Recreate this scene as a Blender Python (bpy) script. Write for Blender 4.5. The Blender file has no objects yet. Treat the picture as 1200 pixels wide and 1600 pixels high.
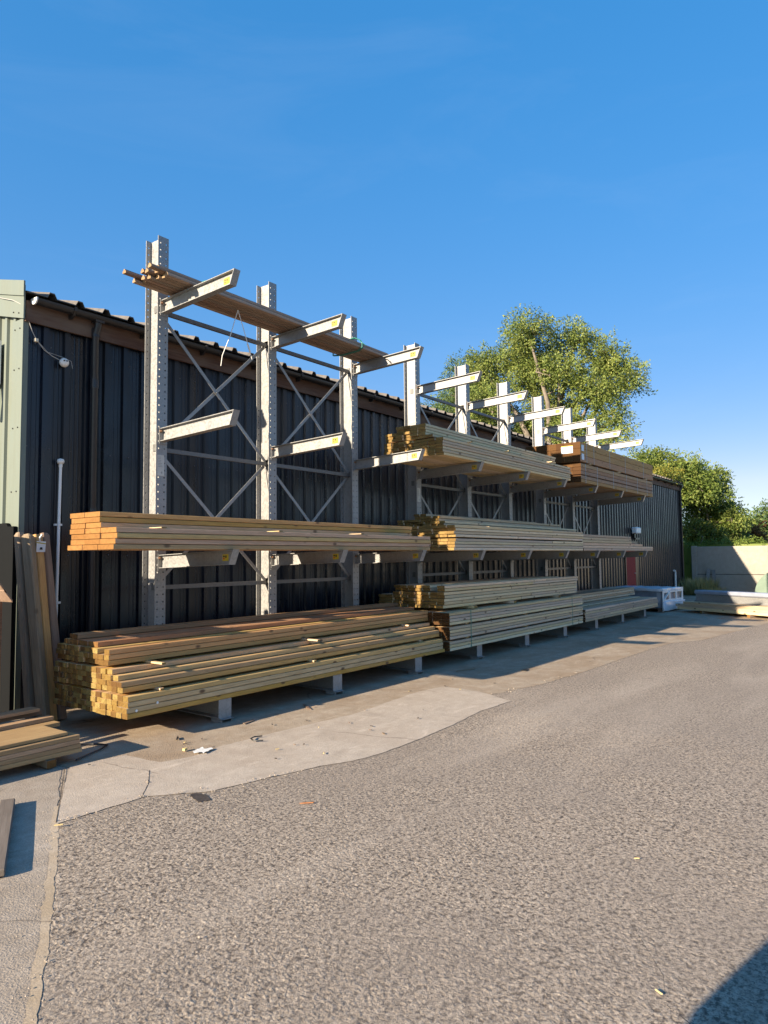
import bpy, bmesh, math, random
from mathutils import Vector, Matrix, noise as mnoise
random.seed(7)
R = math.radians
scene = bpy.context.scene
COL = scene.collection

# ---------------------------------------------------------------- camera
H = 1.65
F_PX, YAW, PITCH, ROLL = 1095.5, 0.9256, 0.0642, -0.0103
fw = Vector((math.sin(YAW)*math.cos(PITCH), math.cos(YAW)*math.cos(PITCH), math.sin(PITCH)))
r0 = Vector((math.cos(YAW), -math.sin(YAW), 0)); u0 = r0.cross(fw)
rr = r0*math.cos(ROLL) + u0*math.sin(ROLL); uu = -r0*math.sin(ROLL) + u0*math.cos(ROLL)
cd = bpy.data.cameras.new('camera'); cam = bpy.data.objects.new('camera', cd); COL.objects.link(cam)
cd.sensor_fit = 'HORIZONTAL'; cd.sensor_width = 36; cd.lens = 36*F_PX/1200
cd.clip_start = 0.05; cd.clip_end = 6000
M = Matrix.Identity(4)
for i in range(3):
    M[i][0] = rr[i]; M[i][1] = uu[i]; M[i][2] = -fw[i]
M[0][3], M[1][3], M[2][3] = 0, 0, H
cam.matrix_world = M
scene.camera = cam

# ---------------------------------------------------------------- light
SUN = Vector((5.0, -1.0, -1.8)).normalized()      # direction the light travels
world = bpy.data.worlds.new('World'); scene.world = world; world.use_nodes = True
wn = world.node_tree.nodes; wl = world.node_tree.links
bg = wn['Background']
sky = wn.new('ShaderNodeTexSky'); sky.sky_type = 'NISHITA'; sky.sun_disc = False
sky.sun_elevation = math.asin(-SUN.z)
sky.sun_rotation = math.atan2(-SUN.x, -SUN.y)
sky.air_density = 1.0; sky.dust_density = 0.4; sky.ozone_density = 1.3; sky.altitude = 0
hs = wn.new('ShaderNodeHueSaturation'); hs.inputs['Saturation'].default_value = 1.42
wl.new(sky.outputs[0], hs.inputs['Color'])
# camera-like compression of the sky's range (zenith to horizon)
sc_ = wn.new('ShaderNodeSeparateColor'); sc_.mode = 'HSV'; cc_ = wn.new('ShaderNodeCombineColor'); cc_.mode = 'HSV'; pw_ = wn.new('ShaderNodeMath'); pw_.operation = 'POWER'; pw_.inputs[1].default_value = 0.36
wl.new(hs.outputs[0], sc_.inputs[0]); hm_ = wn.new('ShaderNodeMath'); hm_.operation = 'MULTIPLY_ADD'; hm_.inputs[1].default_value = 0.15; hm_.inputs[2].default_value = 0.606*0.85
wl.new(sc_.outputs[0], hm_.inputs[0]); wl.new(hm_.outputs[0], cc_.inputs[0]); wl.new(sc_.outputs[1], cc_.inputs[1]); wl.new(sc_.outputs[2], pw_.inputs[0]); wl.new(pw_.outputs[0], cc_.inputs[2])
tcw = wn.new('ShaderNodeTexCoord'); mpw = wn.new('ShaderNodeMapping'); mpw.inputs['Scale'].default_value = (1.6, 1.6, 7.0)
nzw = wn.new('ShaderNodeTexNoise'); nzw.inputs['Scale'].default_value = 1.7; nzw.inputs['Detail'].default_value = 7; nzw.inputs['Roughness'].default_value = 0.62; nzw.inputs['Distortion'].default_value = 0.6
rmw = wn.new('ShaderNodeMapRange'); rmw.inputs[1].default_value = 0.52; rmw.inputs[2].default_value = 0.85; rmw.inputs[3].default_value = 0.0; rmw.inputs[4].default_value = 0.045
mxw = wn.new('ShaderNodeMixRGB'); mxw.inputs[2].default_value = (1.7, 1.9, 2.2, 1)
wl.new(tcw.outputs['Generated'], mpw.inputs[0]); wl.new(mpw.outputs[0], nzw.inputs['Vector']); wl.new(nzw.outputs[0], rmw.inputs[0]); wl.new(rmw.outputs[0], mxw.inputs[0]); wl.new(cc_.outputs[0], mxw.inputs[1])
wl.new(mxw.outputs[0], bg.inputs[0]); bg.inputs[1].default_value = 0.15
sd = bpy.data.lights.new('sun', 'SUN'); so = bpy.data.objects.new('sun', sd); COL.objects.link(so)
sd.energy = 3.85; sd.angle = R(0.55); sd.color = (1.0, 0.84, 0.63)
so.rotation_euler = SUN.to_track_quat('-Z', 'Y').to_euler(); so.location = (-20, 4, 12)
scene.view_settings.view_transform = 'Standard'
scene.view_settings.look = 'None'
scene.view_settings.exposure = 1.78
scene.view_settings.gamma = 1

# ---------------------------------------------------------------- helpers
class NT:
    def __init__(s, name):
        s.m = bpy.data.materials.new(name); s.m.use_nodes = True
        s.t = s.m.node_tree; s.b = s.t.nodes['Principled BSDF']
    def n(s, typ, ins=None, **kw):
        x = s.t.nodes.new('ShaderNode'+typ)
        for k, v in kw.items(): setattr(x, k, v)
        if ins:
            for k, v in ins.items():
                if hasattr(v, 'is_output') or isinstance(v, bpy.types.NodeSocket): s.t.links.new(v, x.inputs[k])
                else: x.inputs[k].default_value = v
        return x
    def out(s, **kw):
        for k, v in kw.items():
            k = {'color': 'Base Color', 'rough': 'Roughness', 'metal': 'Metallic', 'normal': 'Normal', 'spec': 'Specular IOR Level',
                 'trans': 'Transmission Weight', 'alpha': 'Alpha', 'sss': 'Subsurface Weight', 'coat': 'Coat Weight'}[k]
            if isinstance(v, bpy.types.NodeSocket): s.t.links.new(v, s.b.inputs[k])
            else: s.b.inputs[k].default_value = v
        return s.m
    def coord(s, kind='Object'): return s.n('TexCoord').outputs[kind]
    def ramp(s, fac, stops, interp='LINEAR'):
        x = s.n('ValToRGB', {0: fac}); cr = x.color_ramp; cr.interpolation = interp
        while len(cr.elements) < len(stops): cr.elements.new(0.5)
        for e, (p, c) in zip(cr.elements, stops):
            e.position = p; e.color = (c, c, c, 1) if isinstance(c, (int, float)) else (*c, 1)
        return x.outputs[0]
    def mix(s, fac, a, b, mode='MIX'):
        x = s.n('MixRGB', {0: fac}, blend_type=mode)
        for i, v in ((1, a), (2, b)):
            if isinstance(v, bpy.types.NodeSocket): s.t.links.new(v, x.inputs[i])
            else: x.inputs[i].default_value = (*v, 1) if len(v) == 3 else v
        return x.outputs[0]
    def math(s, op, a, b=0.0, clamp=False):
        x = s.n('Math', {0: a, 1: b}, operation=op); x.use_clamp = clamp
        return x.outputs[0]
    def noise(s, vec, scale, detail=4, rough=0.55, dist=0.0):
        return s.n('TexNoise', {'Vector': vec, 'Scale': scale, 'Detail': detail, 'Roughness': rough, 'Distortion': dist}).outputs[0]
    def mapv(s, vec, scale=(1, 1, 1), loc=(0, 0, 0)):
        return s.n('Mapping', {'Vector': vec, 'Scale': scale, 'Location': loc}).outputs[0]
    def bump(s, h, strength=0.5, dist=0.01, normal=None):
        ins = {'Height': h, 'Strength': strength, 'Distance': dist}
        if normal: ins['Normal'] = normal
        return s.n('Bump', ins).outputs[0]

def tag(o, label, cat, group=None):
    o['label'] = label; o['category'] = cat
    if group: o['group'] = group
    return o
def empty(name, loc, label=None, cat=None, group=None, rz=0):
    o = bpy.data.objects.new(name, None); COL.objects.link(o); o.location = loc; o.rotation_euler.z = rz
    o.empty_display_size = 0.2
    if label: tag(o, label, cat, group)
    return o
def obj(name, me, mats=None, parent=None, loc=None, rot=None):
    o = bpy.data.objects.new(name, me); COL.objects.link(o)
    if mats is not None and len(me.materials) == 0:
        for m in (mats if isinstance(mats, (list, tuple)) else [mats]): me.materials.append(m)
    if parent: o.parent = parent
    if loc is not None: o.location = loc
    if rot is not None: o.rotation_euler = rot
    return o

class MB:
    """collects verts and faces, one mesh"""
    def __init__(s): s.v = []; s.f = []; s.mi = []; s.sm = []
    def add(s, vs, fs, mi=0, smooth=False):
        o = len(s.v); s.v += [tuple(v) for v in vs]
        for f in fs: s.f.append(tuple(o+i for i in f)); s.mi.append(mi); s.sm.append(smooth)
        return s
    def box(s, x0, x1, y0, y1, z0, z1, mi=0, c=0.0):
        if c > 0:
            return s.cbox(x0, x1, y0, y1, z0, z1, mi, c)
        vs = [(x, y, z) for x in (x0, x1) for y in (y0, y1) for z in (z0, z1)]
        return s.add(vs, [(0, 1, 3, 2), (4, 6, 7, 5), (0, 4, 5, 1), (2, 3, 7, 6), (0, 2, 6, 4), (1, 5, 7, 3)], mi)
    def cbox(s, x0, x1, y0, y1, z0, z1, mi, c):
        bm = bmesh.new(); bmesh.ops.create_cube(bm, size=1)
        for v in bm.verts: v.co = Vector(((x0+x1)/2+v.co.x*(x1-x0), (y0+y1)/2+v.co.y*(y1-y0), (z0+z1)/2+v.co.z*(z1-z0)))
        bmesh.ops.bevel(bm, geom=bm.edges[:], offset=c, segments=1, affect='EDGES')
        bm.verts.index_update()
        s.add([v.co[:] for v in bm.verts], [[v.index for v in f.verts] for f in bm.faces], mi); bm.free(); return s
    def prism(s, poly, ax, a, b, mi=0, caps=True, mi_cap=None):
        """poly: 2D points in the plane normal to axis ax, extruded a..b"""
        def P(p, t):
            return {'X': (t, p[0], p[1]), 'Y': (p[0], t, p[1]), 'Z': (p[0], p[1], t)}[ax]
        n = len(poly); vs = [P(p, a) for p in poly] + [P(p, b) for p in poly]
        s.add(vs, [(i, (i+1) % n, n+(i+1) % n, n+i) for i in range(n)], mi)
        if caps: s.add(vs, [tuple(range(n))[::-1], tuple(range(n, 2*n))], mi if mi_cap is None else mi_cap)
        return s
    def tube(s, pts, rad, n=8, mi=0, caps=True, smooth=True):
        pts = [Vector(p) for p in pts]; rs = rad if isinstance(rad, (list, tuple)) else [rad]*len(pts)
        rings = []; prev = None
        for i, p in enumerate(pts):
            d = (pts[min(i+1, len(pts)-1)]-pts[max(i-1, 0)]).normalized()
            if prev is None:
                a = d.orthogonal().normalized()
            else:
                a = (prev - d*prev.dot(d)); a = a.normalized() if a.length > 1e-6 else d.orthogonal().normalized()
            prev = a; b = d.cross(a)
            rings.append([p + (a*math.cos(t)+b*math.sin(t))*rs[i] for t in [2*math.pi*k/n for k in range(n)]])
        vs = [v for r in rings for v in r]; fs = []
        for i in range(len(pts)-1):
            for k in range(n): fs.append((i*n+k, i*n+(k+1) % n, (i+1)*n+(k+1) % n, (i+1)*n+k))
        s.add(vs, fs, mi, smooth)
        if caps: s.add(vs, [tuple(range(n))[::-1], tuple(range(len(vs)-n, len(vs)))], mi)
        return s
    def bar(s, a, b, w, h, up=(0, 0, 1), mi=0):
        a, b = Vector(a), Vector(b); d = (b-a).normalized(); x = d.cross(Vector(up)).normalized(); y = x.cross(d)
        vs = [p+x*sx*w/2+y*sy*h/2 for p in (a, b) for sx, sy in ((-1, -1), (1, -1), (1, 1), (-1, 1))]
        return s.add(vs, [(0, 1, 2, 3), (7, 6, 5, 4), (0, 4, 5, 1), (1, 5, 6, 2), (2, 6, 7, 3), (3, 7, 4, 0)], mi)
    def lathe(s, prof, c=(0, 0, 0), n=16, mi=0, axis='Z'):
        vs = []
        for r, z in prof:
            for k in range(n):
                t = 2*math.pi*k/n; p = (r*math.cos(t), r*math.sin(t), z)
                if axis == 'Y': p = (p[0], p[2], p[1])
                if axis == 'X': p = (p[2], p[0], p[1])
                vs.append((c[0]+p[0], c[1]+p[1], c[2]+p[2]))
        fs = [(i*n+k, i*n+(k+1) % n, (i+1)*n+(k+1) % n, (i+1)*n+k) for i in range(len(prof)-1) for k in range(n)]
        return s.add(vs, fs, mi, True)
    def mesh(s, name, fix=True):
        me = bpy.data.meshes.new(name); me.from_pydata(s.v, [], s.f)
        me.polygons.foreach_set('material_index', s.mi); me.polygons.foreach_set('use_smooth', s.sm)
        if fix:
            bm = bmesh.new(); bm.from_mesh(me); bmesh.ops.recalc_face_normals(bm, faces=bm.faces[:]); bm.to_mesh(me); bm.free()
        me.update(); return me
    def build(s, name, mats, parent=None, loc=None, rot=None, fix=True):
        return obj(name, s.mesh(name, fix), mats, parent, loc, rot)

# ---------------------------------------------------------------- materials
def wood_mat(name, c1, c2, dark=(0.09, 0.05, 0.03), knots=0.9, stain=None, rough=0.75, gain=1.0):
    t = NT(name); co = t.coord('Object'); rnd = t.n('ObjectInfo').outputs['Random']
    off = t.n('CombineXYZ', {0: t.math('MULTIPLY', rnd, 37.0), 1: t.math('MULTIPLY', rnd, 91.0), 2: t.math('MULTIPLY', rnd, 53.0)}).outputs[0]
    v = t.n('VectorMath', {0: co, 1: off}, operation='ADD').outputs[0]
    g = t.noise(t.mapv(v, (1.1, 26, 26)), 2.0, 6, 0.62, 0.6)
    fine = t.noise(t.mapv(v, (3, 120, 120)), 2.0, 3, 0.6)
    blot = t.noise(t.mapv(v, (0.9, 3, 3)), 1.6, 3, 0.6)
    col = t.mix(t.ramp(g, [(0.3, 0), (0.7, 1)]), c1, c2)
    hs = t.n('HueSaturation', {'Hue': t.math('ADD', 0.5, t.math('MULTIPLY', t.math('SUBTRACT', t.math('FRACT', t.math('MULTIPLY', rnd, 7.13)), 0.5), 0.03)),
                               'Saturation': t.math('ADD', 0.8, t.math('MULTIPLY', t.math('FRACT', t.math('MULTIPLY', rnd, 3.7)), 0.4)),
                               'Value': t.math('ADD', 0.72*gain, t.math('MULTIPLY', rnd, 0.5*gain)), 'Color': col}).outputs[0]
    hs = t.mix(t.ramp(fine, [(0.35, 0.35), (0.6, 0.0)]), hs, dark)
    hs = t.mix(t.ramp(blot, [(0.42, 0.0), (0.75, 0.5)]), hs, stain or tuple(x*0.55 for x in c1))
    if knots:
        vo = t.n('TexVoronoi', {'Vector': t.mapv(v, (3.4, 6.5, 6.5)), 'Scale': 1.0}).outputs['Distance']
        hs = t.mix(t.ramp(vo, [(0.065, knots), (0.11, knots*0.6), (0.16, 0)]), hs, dark)
    return t.out(color=hs, rough=rough, spec=0.25, normal=t.bump(t.mix(0.5, g, fine), 0.35, 0.004))

def end_mat(name, stops, ringdark=(0.06, 0.028, 0.010), ring=0.45):
    """end grain: growth rings about an off-centre pith, colour by board"""
    t = NT(name); co = t.coord('Object'); rnd = t.n('ObjectInfo').outputs['Random']
    ox = t.math('MULTIPLY', t.math('SUBTRACT', t.math('FRACT', t.math('MULTIPLY', rnd, 17.3)), 0.5), 0.12)
    oz = t.math('MULTIPLY', t.math('SUBTRACT', t.math('FRACT', t.math('MULTIPLY', rnd, 29.7)), 0.3), 0.14)
    v = t.n('VectorMath', {0: co, 1: t.n('CombineXYZ', {0: 0.0, 1: ox, 2: oz}).outputs[0]}, operation='ADD').outputs[0]
    v2 = t.mapv(v, (0, 1, 1))
    d = t.n('VectorMath', {0: v2}, operation='LENGTH').outputs[1]
    nz = t.noise(t.mapv(v, (1, 14, 14)), 3.0, 4, 0.6)
    s = t.math('SINE', t.math('ADD', t.math('MULTIPLY', d, 900.0), t.math('MULTIPLY', nz, 6.0)))
    base = t.ramp(rnd, stops)
    c = t.mix(t.ramp(s, [(0.2, ring), (0.8, 0.0)]), base, ringdark)
    c = t.mix(t.ramp(t.noise(v, 30, 4), [(0.45, 0.0), (0.75, 0.55)]), c, tuple(x*0.9 for x in ringdark))
    saw = t.noise(t.mapv(v, (1, 40, 300)), 1.0, 2)
    return t.out(color=c, rough=0.8, spec=0.2, normal=t.bump(saw, 0.35, 0.003))

W = {}
W['post'] = wood_mat('green_treated_timber', (0.52, 0.31, 0.125), (0.66, 0.42, 0.185), stain=(0.38, 0.26, 0.115))
E_ = {}
E_['post'] = end_mat('green_treated_end_grain', [(0.0, (0.115, 0.057, 0.016)), (0.35, (0.203, 0.119, 0.030)), (0.7, (0.270, 0.176, 0.046)), (1.0, (0.378, 0.290, 0.101))], ring=0.5)
W['brown'] = wood_mat('brown_treated_timber', (0.40, 0.22, 0.10), (0.52, 0.31, 0.15), stain=(0.30, 0.155, 0.07))
E_['brown'] = end_mat('brown_end_grain', [(0.0, (0.182, 0.085, 0.023)), (1.0, (0.312, 0.169, 0.055))])
W['joist'] = wood_mat('tan_joist_timber', (0.50, 0.30, 0.14), (0.64, 0.41, 0.205), stain=(0.41, 0.235, 0.10), knots=0.8)
E_['joist'] = end_mat('orange_joist_end_grain', [(0.0, (0.240, 0.114, 0.031)), (1.0, (0.325, 0.166, 0.052))], ringdark=(0.13, 0.055, 0.016), ring=0.3)
W['pale'] = wood_mat('pale_green_sawn_timber', (0.66, 0.49, 0.295), (0.80, 0.62, 0.40), stain=(0.57, 0.435, 0.25), knots=0.85)
E_['pale'] = end_mat('pale_sawn_end_grain', [(0.0, (0.216, 0.135, 0.041)), (0.6, (0.324, 0.209, 0.068)), (1.0, (0.365, 0.243, 0.089))], ring=0.3)
W['dark'] = wood_mat('dark_brown_treated_timber', (0.40, 0.245, 0.125), (0.53, 0.345, 0.19), stain=(0.29, 0.16, 0.08), knots=0.8)
E_['dark'] = end_mat('dark_brown_end_grain', [(0.0, (0.068, 0.030, 0.010)), (1.0, (0.122, 0.060, 0.019))], ring=0.35)
W['deck'] = wood_mat('pinkish_brown_board', (0.56, 0.40, 0.25), (0.70, 0.52, 0.34), stain=(0.46, 0.31, 0.19))
W['old'] = wood_mat('weathered_grey_brown_timber', (0.20, 0.145, 0.10), (0.29, 0.215, 0.155), stain=(0.14, 0.105, 0.078))
W['mould'] = wood_mat('grey_brown_planed_timber', (0.27, 0.19, 0.14), (0.35, 0.25, 0.185), knots=0)
E_['mould'] = end_mat('fresh_cut_end_grain', [(0.0, (0.288, 0.192, 0.102)), (1.0, (0.384, 0.264, 0.156))], ring=0.15)
W['fascia'] = wood_mat('faded_red_brown_timber', (0.075, 0.04, 0.03), (0.14, 0.085, 0.062), stain=(0.20, 0.165, 0.13), knots=0)

E_['deck'] = end_mat('pinkish_end_grain', [(0.0, (0.14, 0.085, 0.045)), (1.0, (0.20, 0.13, 0.075))])
E_['old'] = end_mat('weathered_end_grain', [(0.0, (0.10, 0.07, 0.045)), (1.0, (0.15, 0.11, 0.07))])

def galv_mat(name, c=0.60, metal=0.25, rough=0.5):
    t = NT(name); co = t.coord('Object')
    vo = t.n('TexVoronoi', {'Vector': co, 'Scale': 55.0}).outputs['Color']
    sp = t.n('SeparateColor', {0: vo}).outputs[0]
    n = t.noise(co, 2.5, 6, 0.65); st = t.noise(t.mapv(co, (7, 7, 0.8)), 2.0, 4)
    col = t.ramp(t.math('ADD', t.math('MULTIPLY', sp, 0.35), t.math('MULTIPLY', n, 0.65)), [(0.3, (c*.84, c*.84, c*.83)), (0.65, (c*1.08, c*1.08, c*1.06))])
    col = t.mix(t.ramp(st, [(0.55, 0), (0.8, 0.3)]), col, (c*.55, c*.53, c*.5))
    return t.out(color=col, metal=metal, rough=t.ramp(sp, [(0, rough-0.1), (1, rough+0.12)]), normal=t.bump(n, 0.1, 0.003))
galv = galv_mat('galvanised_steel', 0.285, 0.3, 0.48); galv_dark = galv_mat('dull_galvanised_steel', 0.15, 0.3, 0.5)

def flat(name, c, rough=0.6, metal=0.0, var=0.12, scale=6.0, spec=0.5, bump=0.0):
    t = NT(name); co = t.coord('Object'); n = t.noise(co, scale, 5, 0.6)
    col = t.mix(t.ramp(n, [(0.3, 0), (0.7, 1)]), tuple(x*(1-var) for x in c), tuple(min(1, x*(1+var)) for x in c))
    kw = dict(color=col, rough=rough, metal=metal, spec=spec)
    if bump: kw['normal'] = t.bump(n, bump, 0.01)
    return t.out(**kw)

def clad_mat(name, c, dirt, rough=0.38):
    t = NT(name); co = t.coord('Object')
    n = t.noise(t.mapv(co, (3, 3, 0.5)), 1.6, 6, 0.65); sp = t.noise(co, 38, 4, 0.7)
    col = t.mix(t.ramp(n, [(0.45, 0), (0.78, 0.6)]), c, dirt)
    col = t.mix(t.ramp(sp, [(0.66, 0), (0.76, 0.35)]), col, tuple(x*3+0.03 for x in dirt))
    w = t.noise(t.mapv(co, (2.2, 2.2, 0.45)), 1.0, 2)
    sx = t.n('SeparateXYZ', {0: co}).outputs
    pan = t.n('TexWhiteNoise', {'W': t.math('FLOOR', sx[0])}, noise_dimensions='1D').outputs[0]
    col = t.mix(0.8, col, t.mix(pan, (0.65, 0.65, 0.65), (1.5, 1.5, 1.5)), 'MULTIPLY')
    spl = t.math('ADD', sx[2], t.math('MULTIPLY', t.math('SUBTRACT', t.noise(co, 6, 5, 0.7), 0.5), 1.1))
    col = t.mix(t.ramp(spl, [(0.1, 0.7), (0.55, 0.0)]), col, tuple(x*1.5+0.02 for x in dirt))
    return t.out(color=col, rough=t.ramp(n, [(0.3, rough-0.06), (0.8, rough+0.2)]), normal=t.bump(w, 0.12, 0.02), spec=0.5)
black_clad = clad_mat('black_painted_cladding', (0.0035, 0.0055, 0.012), (0.010, 0.0125, 0.021), 0.27)
green_clad = clad_mat('pale_green_cladding', (0.118, 0.136, 0.112), (0.08, 0.092, 0.072), 0.45)
black_pl = flat('black_plastic', (0.018, 0.018, 0.02), 0.4)
white_pl = flat('white_plastic', (0.75, 0.75, 0.73), 0.4, var=0.06)
fibre = flat('roof_sheet_grey', (0.125, 0.112, 0.10), 0.85, var=0.3, scale=9, bump=0.3)
red_paint = flat('red_door_paint', (0.30, 0.045, 0.035), 0.85, spec=0.2)
yellow = flat('yellow_sticker', (0.50, 0.37, 0.025), 0.5, var=0.03)
black_ink = flat('black_print', (0.03, 0.025, 0.02), 0.6)
red_ink = flat('red_print', (0.5, 0.06, 0.03), 0.6)
strap_m = flat('grey_strap', (0.30, 0.33, 0.33), 0.4)
strap_g = flat('green_strap', (0.02, 0.17, 0.13), 0.4)
rope_m = flat('white_string', (0.75, 0.73, 0.68), 0.8)
rust = flat('rusty_bolt', (0.22, 0.12, 0.07), 0.7, metal=0.3, var=0.4, scale=40)

# ---------------------------------------------------------------- ground
def asphalt():
    t = NT('asphalt_exposed_stone'); co = t.coord('Object')
    n1 = t.noise(co, 48, 5, 0.7, 0.35); n2 = t.noise(co, 115, 4, 0.68); lump = t.noise(co, 24, 3, 0.6)
    v1 = t.n('TexVoronoi', {'Vector': co, 'Scale': 80.0}); c1 = t.n('SeparateColor', {0: v1.outputs['Color']}).outputs[0]
    big = t.noise(co, 0.45, 5, 0.6); mid = t.noise(co, 4.0, 5, 0.62)
    stone = t.ramp(c1, [(0.0, (0.27, 0.22, 0.17)), (0.5, (0.36, 0.295, 0.23)), (1.0, (0.47, 0.39, 0.31))])
    f = t.math('ADD', n1, t.math('MULTIPLY', t.math('SUBTRACT', lump, 0.5), 0.35))
    col = t.mix(t.ramp(f, [(0.36, 1.0), (0.50, 0.0)]), stone, (0.075, 0.06, 0.05))
    col = t.mix(t.ramp(f, [(0.56, 0.0), (0.70, 0.55)]), col, (0.54, 0.46, 0.37))
    col = t.mix(t.ramp(n2, [(0.38, 0.8), (0.47, 0.0)]), col, (0.10, 0.082, 0.07))
    col = t.mix(t.ramp(big, [(0.40, 0.0), (0.62, 0.5)]), col, (0.25, 0.208, 0.17))
    trk = t.noise(t.mapv(co, (0.25, 1.3, 1)), 0.8, 4, 0.6, 0.6)
    col = t.mix(t.ramp(trk, [(0.5, 0.0), (0.68, 0.45)]), col, (0.42, 0.355, 0.29))
    col = t.mix(t.ramp(mid, [(0.5, 0.0), (0.8, 0.3)]), col, (0.17, 0.143, 0.12))
    bl_ = t.noise(co, 1.5, 4, 0.65, 0.8)
    col = t.mix(t.ramp(bl_, [(0.66, 0.0), (0.74, 0.4)]), col, (0.12, 0.10, 0.088))
    h = t.math('ADD', t.math('MULTIPLY', f, 1.0), t.math('MULTIPLY', n2, 0.35))
    return t.out(color=col, rough=0.9, spec=0.2, normal=t.bump(h, 0.6, 0.012))
def concrete(name, c1, c2, stain, grain=1.0, stainamt=0.6, blotch=0.0):
    t = NT(name); co = t.coord('Object')
    big = t.noise(co, 0.9, 6, 0.65, 0.4); mid = t.noise(co, 6, 5, 0.65); fine = t.noise(co, 130, 3, 0.6)
    vo = t.n('TexVoronoi', {'Vector': co, 'Scale': 95.0}).outputs['Distance']
    col = t.mix(t.ramp(mid, [(0.3, 0), (0.7, 1)]), c1, c2)
    col = t.mix(t.ramp(big, [(0.45, 0), (0.68, stainamt)]), col, stain)
    col = t.mix(t.ramp(fine, [(0.35, 0.45), (0.55, 0)]), col, tuple(x*0.55 for x in c1))
    col = t.mix(t.ramp(fine, [(0.62, 0), (0.75, 0.4)]), col, tuple(min(1, x*1.35) for x in c2))
    h = t.math('ADD', t.math('MULTIPLY', fine, 0.5), t.math('ADD', mid, t.math('MULTIPLY', vo, 0.5*grain)))
    if blotch:
        sc2 = t.noise(t.mapv(co, (1.6, 5, 1)), 1.3, 6, 0.7, 0.8)
        col = t.mix(t.ramp(sc2, [(0.56, 0), (0.72, blotch)]), col, tuple(min(1, x*1.25) for x in c2))
        col = t.mix(t.ramp(t.noise(co, 2.3, 5, 0.7, 0.5), [(0.52, 0), (0.7, blotch*0.8)]), col, tuple(x*0.72 for x in c1))
    # cracks
    cr = t.n('TexVoronoi', {'Vector': t.mix(0.12, co, t.n('TexNoise', {'Vector': co, 'Scale': 3.0, 'Detail': 5.0}).outputs['Color']), 'Scale': 0.55}, feature='DISTANCE_TO_EDGE').outputs['Distance']
    col = t.mix(t.math('MULTIPLY', t.ramp(cr, [(0.0, 0.7), (0.004, 0.0)]), t.ramp(big, [(0.5, 0.0), (0.6, 1.0)])), col, (0.10, 0.08, 0.065))
    return t.out(color=col, rough=0.9, spec=0.2, normal=t.bump(h, 0.6*grain, 0.012))
asph = asphalt()
apron_m = concrete('old_brown_concrete', (0.32, 0.25, 0.18), (0.43, 0.36, 0.28), (0.27, 0.19, 0.12), 0.8, 0.85, 0.5)
slab_m = concrete('light_concrete', (0.40, 0.335, 0.27), (0.49, 0.42, 0.345), (0.37, 0.295, 0.225), 0.6, 0.5, 0.6)
left_m = concrete('rough_left_concrete', (0.30, 0.25, 0.20), (0.44, 0.38, 0.315), (0.24, 0.19, 0.14), 0.7, 0.6, 0.4)
sand_m = concrete('sandy_joint_dirt', (0.40, 0.32, 0.23), (0.48, 0.40, 0.31), (0.3, 0.22, 0.13), 0.4)
oil_m = flat('dark_oil_stain', (0.055, 0.045, 0.04), 0.6, var=0.5, scale=30)
grass_m = flat('field_grass', (0.07, 0.10, 0.03), 0.95, var=0.4, scale=0.3)

def rough_line(pts, amp=0.02, step=0.06, seed=0):
    out = []
    for a, b in zip(pts[:-1], pts[1:]):
        a, b = Vector((*a, 0)), Vector((*b, 0)); L = (b-a).length; n = max(1, int(L/step)); nn = Vector((-(b-a).y, (b-a).x, 0)).normalized()
        for i in range(n):
            p = a.lerp(b, i/n); k = mnoise.noise(Vector((p.x*9+seed, p.y*9, seed)))+0.6*mnoise.noise(Vector((p.x*27, p.y*27+seed, 3)))
            out.append((p.x+nn.x*k*amp, p.y+nn.y*k*amp))
    out.append(pts[-1]); return out
def sheet(name, poly, z, mat, label=None):
    me = bpy.data.meshes.new(name); me.from_pydata([(x, y, z) for x, y in poly], [], [tuple(range(len(poly)))])
    bm = bmesh.new(); bm.from_mesh(me); bmesh.ops.triangulate(bm, faces=bm.faces[:])
    for f in bm.faces:
        if f.normal.z < 0: f.normal_flip()
    bm.to_mesh(me); bm.free()
    o = obj(name, me, mat); o['kind'] = 'structure'; return o
sheet('field_ground', [(-2500, -2500), (2500, -2500), (2500, 2500), (-2500, 2500)], -0.03, grass_m)
sheet('asphalt_yard', [(-60, -120), (34, -120), (34, 30), (-60, 30)], 0.0, asph)
edge_main = [(2.36, 4.361), (2.531, 4.363), (2.991, 4.342), (3.323, 4.057), (3.799, 3.943), (4.208, 3.827), (4.467, 3.713), (4.747, 3.653), (5.327, 3.646), (5.978, 3.679), (6.649, 3.755), (7.307, 3.727)]
import numpy as np
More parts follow.
